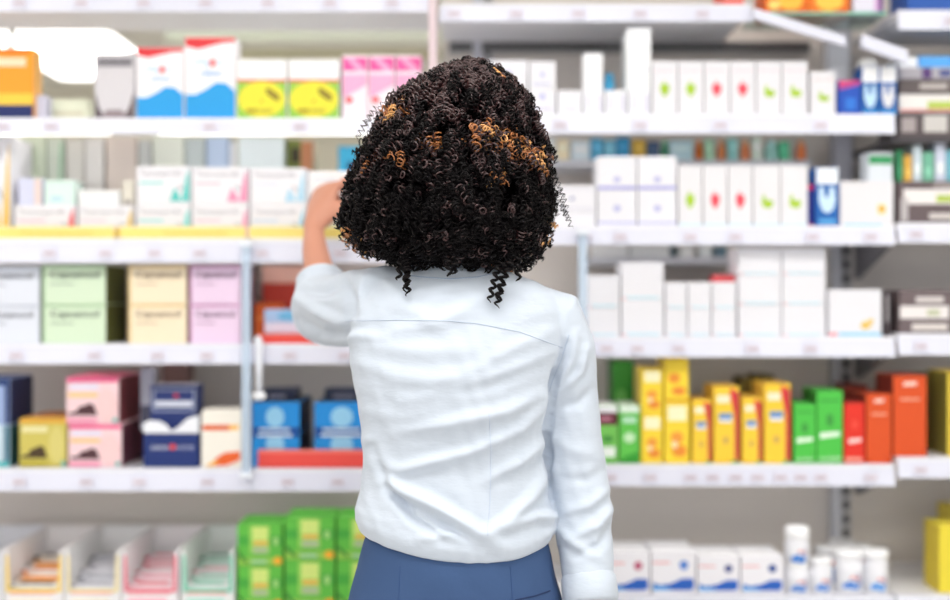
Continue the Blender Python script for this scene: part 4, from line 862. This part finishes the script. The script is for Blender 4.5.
# --- face details
for s_ in (-1, 1):
    MB().ball((cxn + s_ * .031 - ROOT.x, fy + .083 - ROOT.y, zc - .002), (.014, .010, .008), mat((240, 236, 232), .2), 12).ball((cxn + s_ * .031 - ROOT.x, fy + .0905 - ROOT.y, zc - .002), (.006, .004, .006), mat((50, 28, 18), .2), 10).build('eye', root)
    MB().tube([(cxn + s_ * (.014 + t * .034) - ROOT.x, fy + .093 - t * .008 - ROOT.y, zc + .018 + .006 * math.sin(t * PI)) for t in (0, .25, .5, .75, 1)], [.002, .003, .003, .0025, .001], mat((30, 20, 18), .7), 8).build('eyebrow', root)
MB().ball((cxn - ROOT.x, fy + .0955 - ROOT.y, zc - .064), (.021, .006, .004), mat((176, 88, 84), .4), 12).ball((cxn - ROOT.x, fy + .0955 - ROOT.y, zc - .071), (.018, .006, .005), mat((182, 92, 88), .4), 12).build('lips', root)

# --- hair
HR = [(64, 455, 484, .02), (69, 441, 496, .05), (80, 421, 512, .080), (92, 402, 525, .103), (110, 386, 537, .120), (130, 373, 545, .132), (150, 362, 550, .140), (170, 352, 554, .145), (190, 345, 556, .148), (212, 341, 556, .148), (232, 345, 553, .142), (246, 358, 549, .130), (256, 374, 541, .112), (264, 392, 526, .09)]
HY = PY + .015
HR = [(y, l + (4 if y > 100 else 1), r - (7 if y > 100 else 2), d - .003) for y, l, r, d in HR]
yy = np.array([h[0] for h in HR], float); hl = np.array([h[1] for h in HR], float); hr = np.array([h[2] for h in HR], float); hdp = np.array([h[3] for h in HR], float)
def hsurf(y, a, off=0.0):
    l, r, d = np.interp(y, yy, hl), np.interp(y, yy, hr), np.interp(y, yy, hdp)
    cx = ((l + r) / 2 - 475) * K; rx = (r - l) / 2 * K + off
    return Vector((cx + rx * math.cos(a), HY + (d + off) * math.sin(a), ZY(y, PY)))
HM = mat((11, 7, 8), .5, name='dark_curls', spec=.16); HB = mat((168, 104, 56), .4, name='bronze_curls', spec=.6); HC = mat((62, 36, 36), .36, name='brown_highlight_curls', spec=.8); HG = mat((222, 164, 100), .4, name='golden_curls', spec=.6); HK = mat((8, 6, 7), .95, name='inner_hair', spec=.0)
core = MB()
core.sections(sorted([(ZY(y if y > 70 else y + 8, PY), ((l + r) / 2 - 475) * K, HY - (.0 if d < .1 else .010), max(.006, (r - l) / 2 * K - .028), max(.006, d - .028), max(.006, d * .42 if y > 110 else d - .02)) for y, l, r, d in HR]), HK, 40)
core.v = [(v[0] - ROOT.x, v[1] - ROOT.y, v[2]) for v in core.v]
V = []; Fc = []; Mi = []; nv = 0
BZ = [(388, 108, 9), (400, 104, 8), (413, 112, 7), (432, 140, 8), (384, 156, 9), (468, 122, 7), (466, 133, 8), (486, 124, 8), (494, 134, 10), (510, 140, 12), (525, 150, 12), (484, 153, 5), (497, 176, 7), (340, 232, 9), (348, 238, 8), (553, 228, 9), (505, 268, 7), (372, 110, 7), (366, 122, 6), (494, 76, 5), (535, 158, 10), (548, 250, 8), (405, 160, 6)]
sides = 4; ca = np.array([math.cos(2 * PI * k / sides) for k in range(sides)]); sa = np.array([math.sin(2 * PI * k / sides) for k in range(sides)])
def curl(P, D, Nn, length, R, turns, tr, mi, spine=None):
    global nv
    n = max(8, int(turns * 9)); t = np.linspace(0, 1, n)
    D = np.array(D); Nn = np.array(Nn); Bn = np.cross(D, Nn); Bn /= np.linalg.norm(Bn) + 1e-9; Nn = np.cross(Bn, D)
    ph = random.random() * 6.28; hand_ = random.choice((-1, 1)); w = 2 * PI * turns * t * hand_ + ph
    Rt = R * (1 - .25 * t)
    bend = np.sin(t * PI * random.uniform(.6, 1.4)) * random.uniform(-.006, .006)
    c = np.array(P) + D * (t * length)[:, None] + Bn * bend[:, None] + np.array([0, 0, -1.]) * (t ** 2 * length * .25)[:, None]
    c = c + Nn * (Rt * np.cos(w))[:, None] + Bn * (Rt * np.sin(w))[:, None]
    tg = np.gradient(c, axis=0); tg /= np.linalg.norm(tg, axis=1)[:, None] + 1e-9
    rad = Nn * np.cos(w)[:, None] + Bn * np.sin(w)[:, None]; rad = rad - tg * (rad * tg).sum(1)[:, None]; rad /= np.linalg.norm(rad, axis=1)[:, None] + 1e-9
    bi = np.cross(tg, rad); rr = tr * np.minimum(1, np.minimum(t * 6 + .3, (1 - t) * 5 + .25))
    ring = c[:, None, :] + rr[:, None, None] * (rad[:, None, :] * ca[None, :, None] + bi[:, None, :] * sa[None, :, None])
    V.append(ring.reshape(-1, 3))
    i = np.arange(n - 1)[:, None] * sides; k = np.arange(sides)[None, :]; k2 = (k + 1) % sides
    f = np.stack([i + k, i + k2, i + sides + k2, i + sides + k], -1).reshape(-1, 4) + nv
    Fc.append(f); Mi.append(np.full(len(f), mi)); nv += n * sides
def add_curl(y, a, off, scale=1.0, force=None, J=None, jit=.55):
    P = hsurf(y, a, off)
    if P.y > HY + .055 and abs(P.x - cxn) < .075 and 118 < y: return      # the face stays free
    Nv = Vector((math.cos(a), math.sin(a), 0)); l2 = hsurf(y + 5, a, off); l1 = hsurf(y - 5, a, off)
    D = (l2 - l1).normalized(); D.z = min(D.z, -.05)
    D = D + Nv * random.uniform(-.15, .45) + Vector((random.uniform(-jit, jit), random.uniform(-jit, jit) * .7, random.uniform(-.1, jit * .8)))
    if J is not None: D += J
    ends_on = random.random() < .42
    if ends_on: D = Nv + Vector((random.uniform(-.5, .5), random.uniform(-.3, .3), random.uniform(-.6, .2)))
    D = D.normalized()
    px = 475 + P.x / P.y * F; py = 300 - (P.z - EYE) / P.y * F
    mi = 0
    pb = sum(math.exp(-((px - bx_) ** 2 + (py - by_) ** 2) / (2 * (s_ * .62) ** 2)) for bx_, by_, s_ in BZ)
    if P.y < HY + .04 and off > -.012 and random.random() < pb * .75: mi = random.choice((1, 1, 3, 2))
    elif random.random() < (.55 if py < 120 else .30 if py < 165 else .07): mi = 2  # more brown curls towards the top paint in the overhead highlight
    if force is not None: mi = force
    ln = random.uniform(.012, .026) * scale; R = random.uniform(.0034, .0072) * scale
    if y > 250: ln *= .7
    if ends_on: ln = random.uniform(.007, .014) * scale; R = random.uniform(.0036, .0062) * scale
    Nn = Vector((random.uniform(-1, 1), random.uniform(-1, 1), random.uniform(-1, 1))).normalized()
    if abs(Nn.dot(D)) > .9: Nn = D.orthogonal()
    Nn = (Nn - D * Nn.dot(D)).normalized()
    curl(P, D, Nn, ln, R, ln / random.uniform(.0048, .0085), random.uniform(.0010, .0017), mi)
for i in range(620):       # locks: clusters of ringlets that bulge out by different amounts
    y0 = 62 + (262 - 62) * (random.random() ** .85); a0 = random.random() * 2 * PI
    if math.sin(a0) > .35 and random.random() < .6: a0 = -a0
    o0 = random.choice((-.022, -.014, -.008, -.002, .003, .006)); J = Vector((random.uniform(-.4, .4), random.uniform(-.3, .3), random.uniform(-.2, .2)))
    for k in range(14):
        add_curl(min(264, max(61, y0 + random.gauss(0, 6))), a0 + random.gauss(0, .055), o0 + random.uniform(-.006, .002), 1, None, J)
for i in range(420):   # crown
    y = random.uniform(58, 92); a = random.random() * 2 * PI; add_curl(y, a, random.uniform(-.02, .002))
for i in range(260):   # fly-away curls on the outline
    y = random.uniform(62, 250); a = random.choice((0, PI)) + random.uniform(-.5, .5); add_curl(y, a, random.uniform(.001, .008), .8, jit=.9)
for (x, y) in ((372, 112), (376, 106), (384, 102), (366, 120), (380, 110), (555, 178), (558, 188), (560, 200), (556, 195), (562, 208), (470, 58), (455, 62), (490, 62)):
    P = PX(x, y, HY); s_ = -1 if x < 447 else 1
    curl(P, Vector((s_ * .35, -.1, -.6)).normalized(), Vector((s_, 0, .2)).normalized(), .03, .0045, 4, .0007, 2 if x < 400 else 0)
# the two ringlets over the collar
for (x, y, Yv, dx, ln, R) in ((405, 258, 1.965, .12, .046, .0055), (408, 262, 1.962, -.1, .036, .005), (402, 256, 1.97, -.2, .03, .005), (512, 258, 1.955, -.45, .055, .0058), (506, 260, 1.952, -.25, .058, .0058), (500, 262, 1.95, -.35, .050, .005), (448, 258, 1.945, .1, .022, .005), (456, 258, 1.945, -.2, .02, .005), (518, 256, 1.96, 0, .03, .005)):
    curl(PX(x, y, Yv), Vector((dx, -.15, -1)).normalized(), Vector((1, 0, 0)), ln, R * .95, ln / .0095, .0026, 0)
CV = core.v; n0 = len(CV)
verts = np.vstack([np.array(CV)] + [v - np.array(ROOT) for v in V]); 
quads = np.vstack(Fc) + n0
cm_ = core.mesh('tmp'); 
me = bpy.data.meshes.new('hair'); nf0 = len(core.f)
loops0 = [i for f in core.f for i in f]; tot0 = [len(f) for f in core.f]
me.vertices.add(len(verts)); me.vertices.foreach_set('co', verts.ravel())
loops = np.concatenate([np.array(loops0), quads.ravel()]).astype(np.int32); tot = np.concatenate([np.array(tot0), np.full(len(quads), 4)]).astype(np.int32)
start = np.concatenate([[0], np.cumsum(tot)[:-1]]).astype(np.int32)
me.loops.add(len(loops)); me.loops.foreach_set('vertex_index', loops)
me.polygons.add(len(tot)); me.polygons.foreach_set('loop_start', start); me.polygons.foreach_set('loop_total', tot)
for mm in (HM, HB, HC, HG, HK): me.materials.append(mm)
me.polygons.foreach_set('material_index', np.concatenate([np.full(nf0, 4), np.concatenate(Mi)]).astype(np.int32))
me.polygons.foreach_set('use_smooth', np.ones(len(tot), dtype=bool)); me.update(calc_edges=True); me.validate()
ho = bpy.data.objects.new('hair', me); COL.objects.link(ho); ho.parent = root
ho['label'] = 'dark curly shoulder length hair with bronze curls'

# --- pack held in the raised hand
Yh = 2.5345; a, c = XX(309, Yh), XX(354, Yh); z0, z1 = ZY(196, Yh), ZY(171, Yh)
hb = MB().box((-(c-a)/2, 0, 0), ((c-a)/2, .022, z1 - z0), mat((244, 244, 246), .5), bev=.001)
prints(hb, [('r', .82, 0, .96, .6, (240, 90, 170)), ('r', .1, .6, .6, .7, (220, 230, 240))], -(c-a)/2, (c-a)/2, 0, z1 - z0, 0)
tag(hb.build('carton', None, ((a+c)/2, Yh, z0)), 'small white pack with a pink end held in the raised hand', 'box')

# ------------------------------------------------------------------ light, camera
wd = bpy.data.worlds.new('daylight'); SC.world = wd; wd.use_nodes = True
wd.node_tree.nodes['Background'].inputs[0].default_value = (.93, .96, 1, 1); wd.node_tree.nodes['Background'].inputs[1].default_value = 1.05
cam = bpy.data.cameras.new('camera'); co_ = bpy.data.objects.new('camera', cam); COL.objects.link(co_); SC.camera = co_
cam.lens = 50; cam.sensor_width = 36; co_.location = (0, 0, EYE); co_.rotation_euler = (PI / 2, 0, 0)
cam.dof.use_dof = True; cam.dof.focus_distance = 1.97; cam.dof.aperture_fstop = 1.15; cam.clip_start = .05
for o in list(bpy.data.objects):
    for k in ('_t', '_z'):
        if k in o: del o[k]
vs = SC.view_settings; vs.view_transform = 'Standard'; vs.look = 'None'; vs.gamma = 1; vs.use_curve_mapping = False; vs.exposure = 0.17
SC.cycles.max_bounces = 8; SC.cycles.use_denoising = True
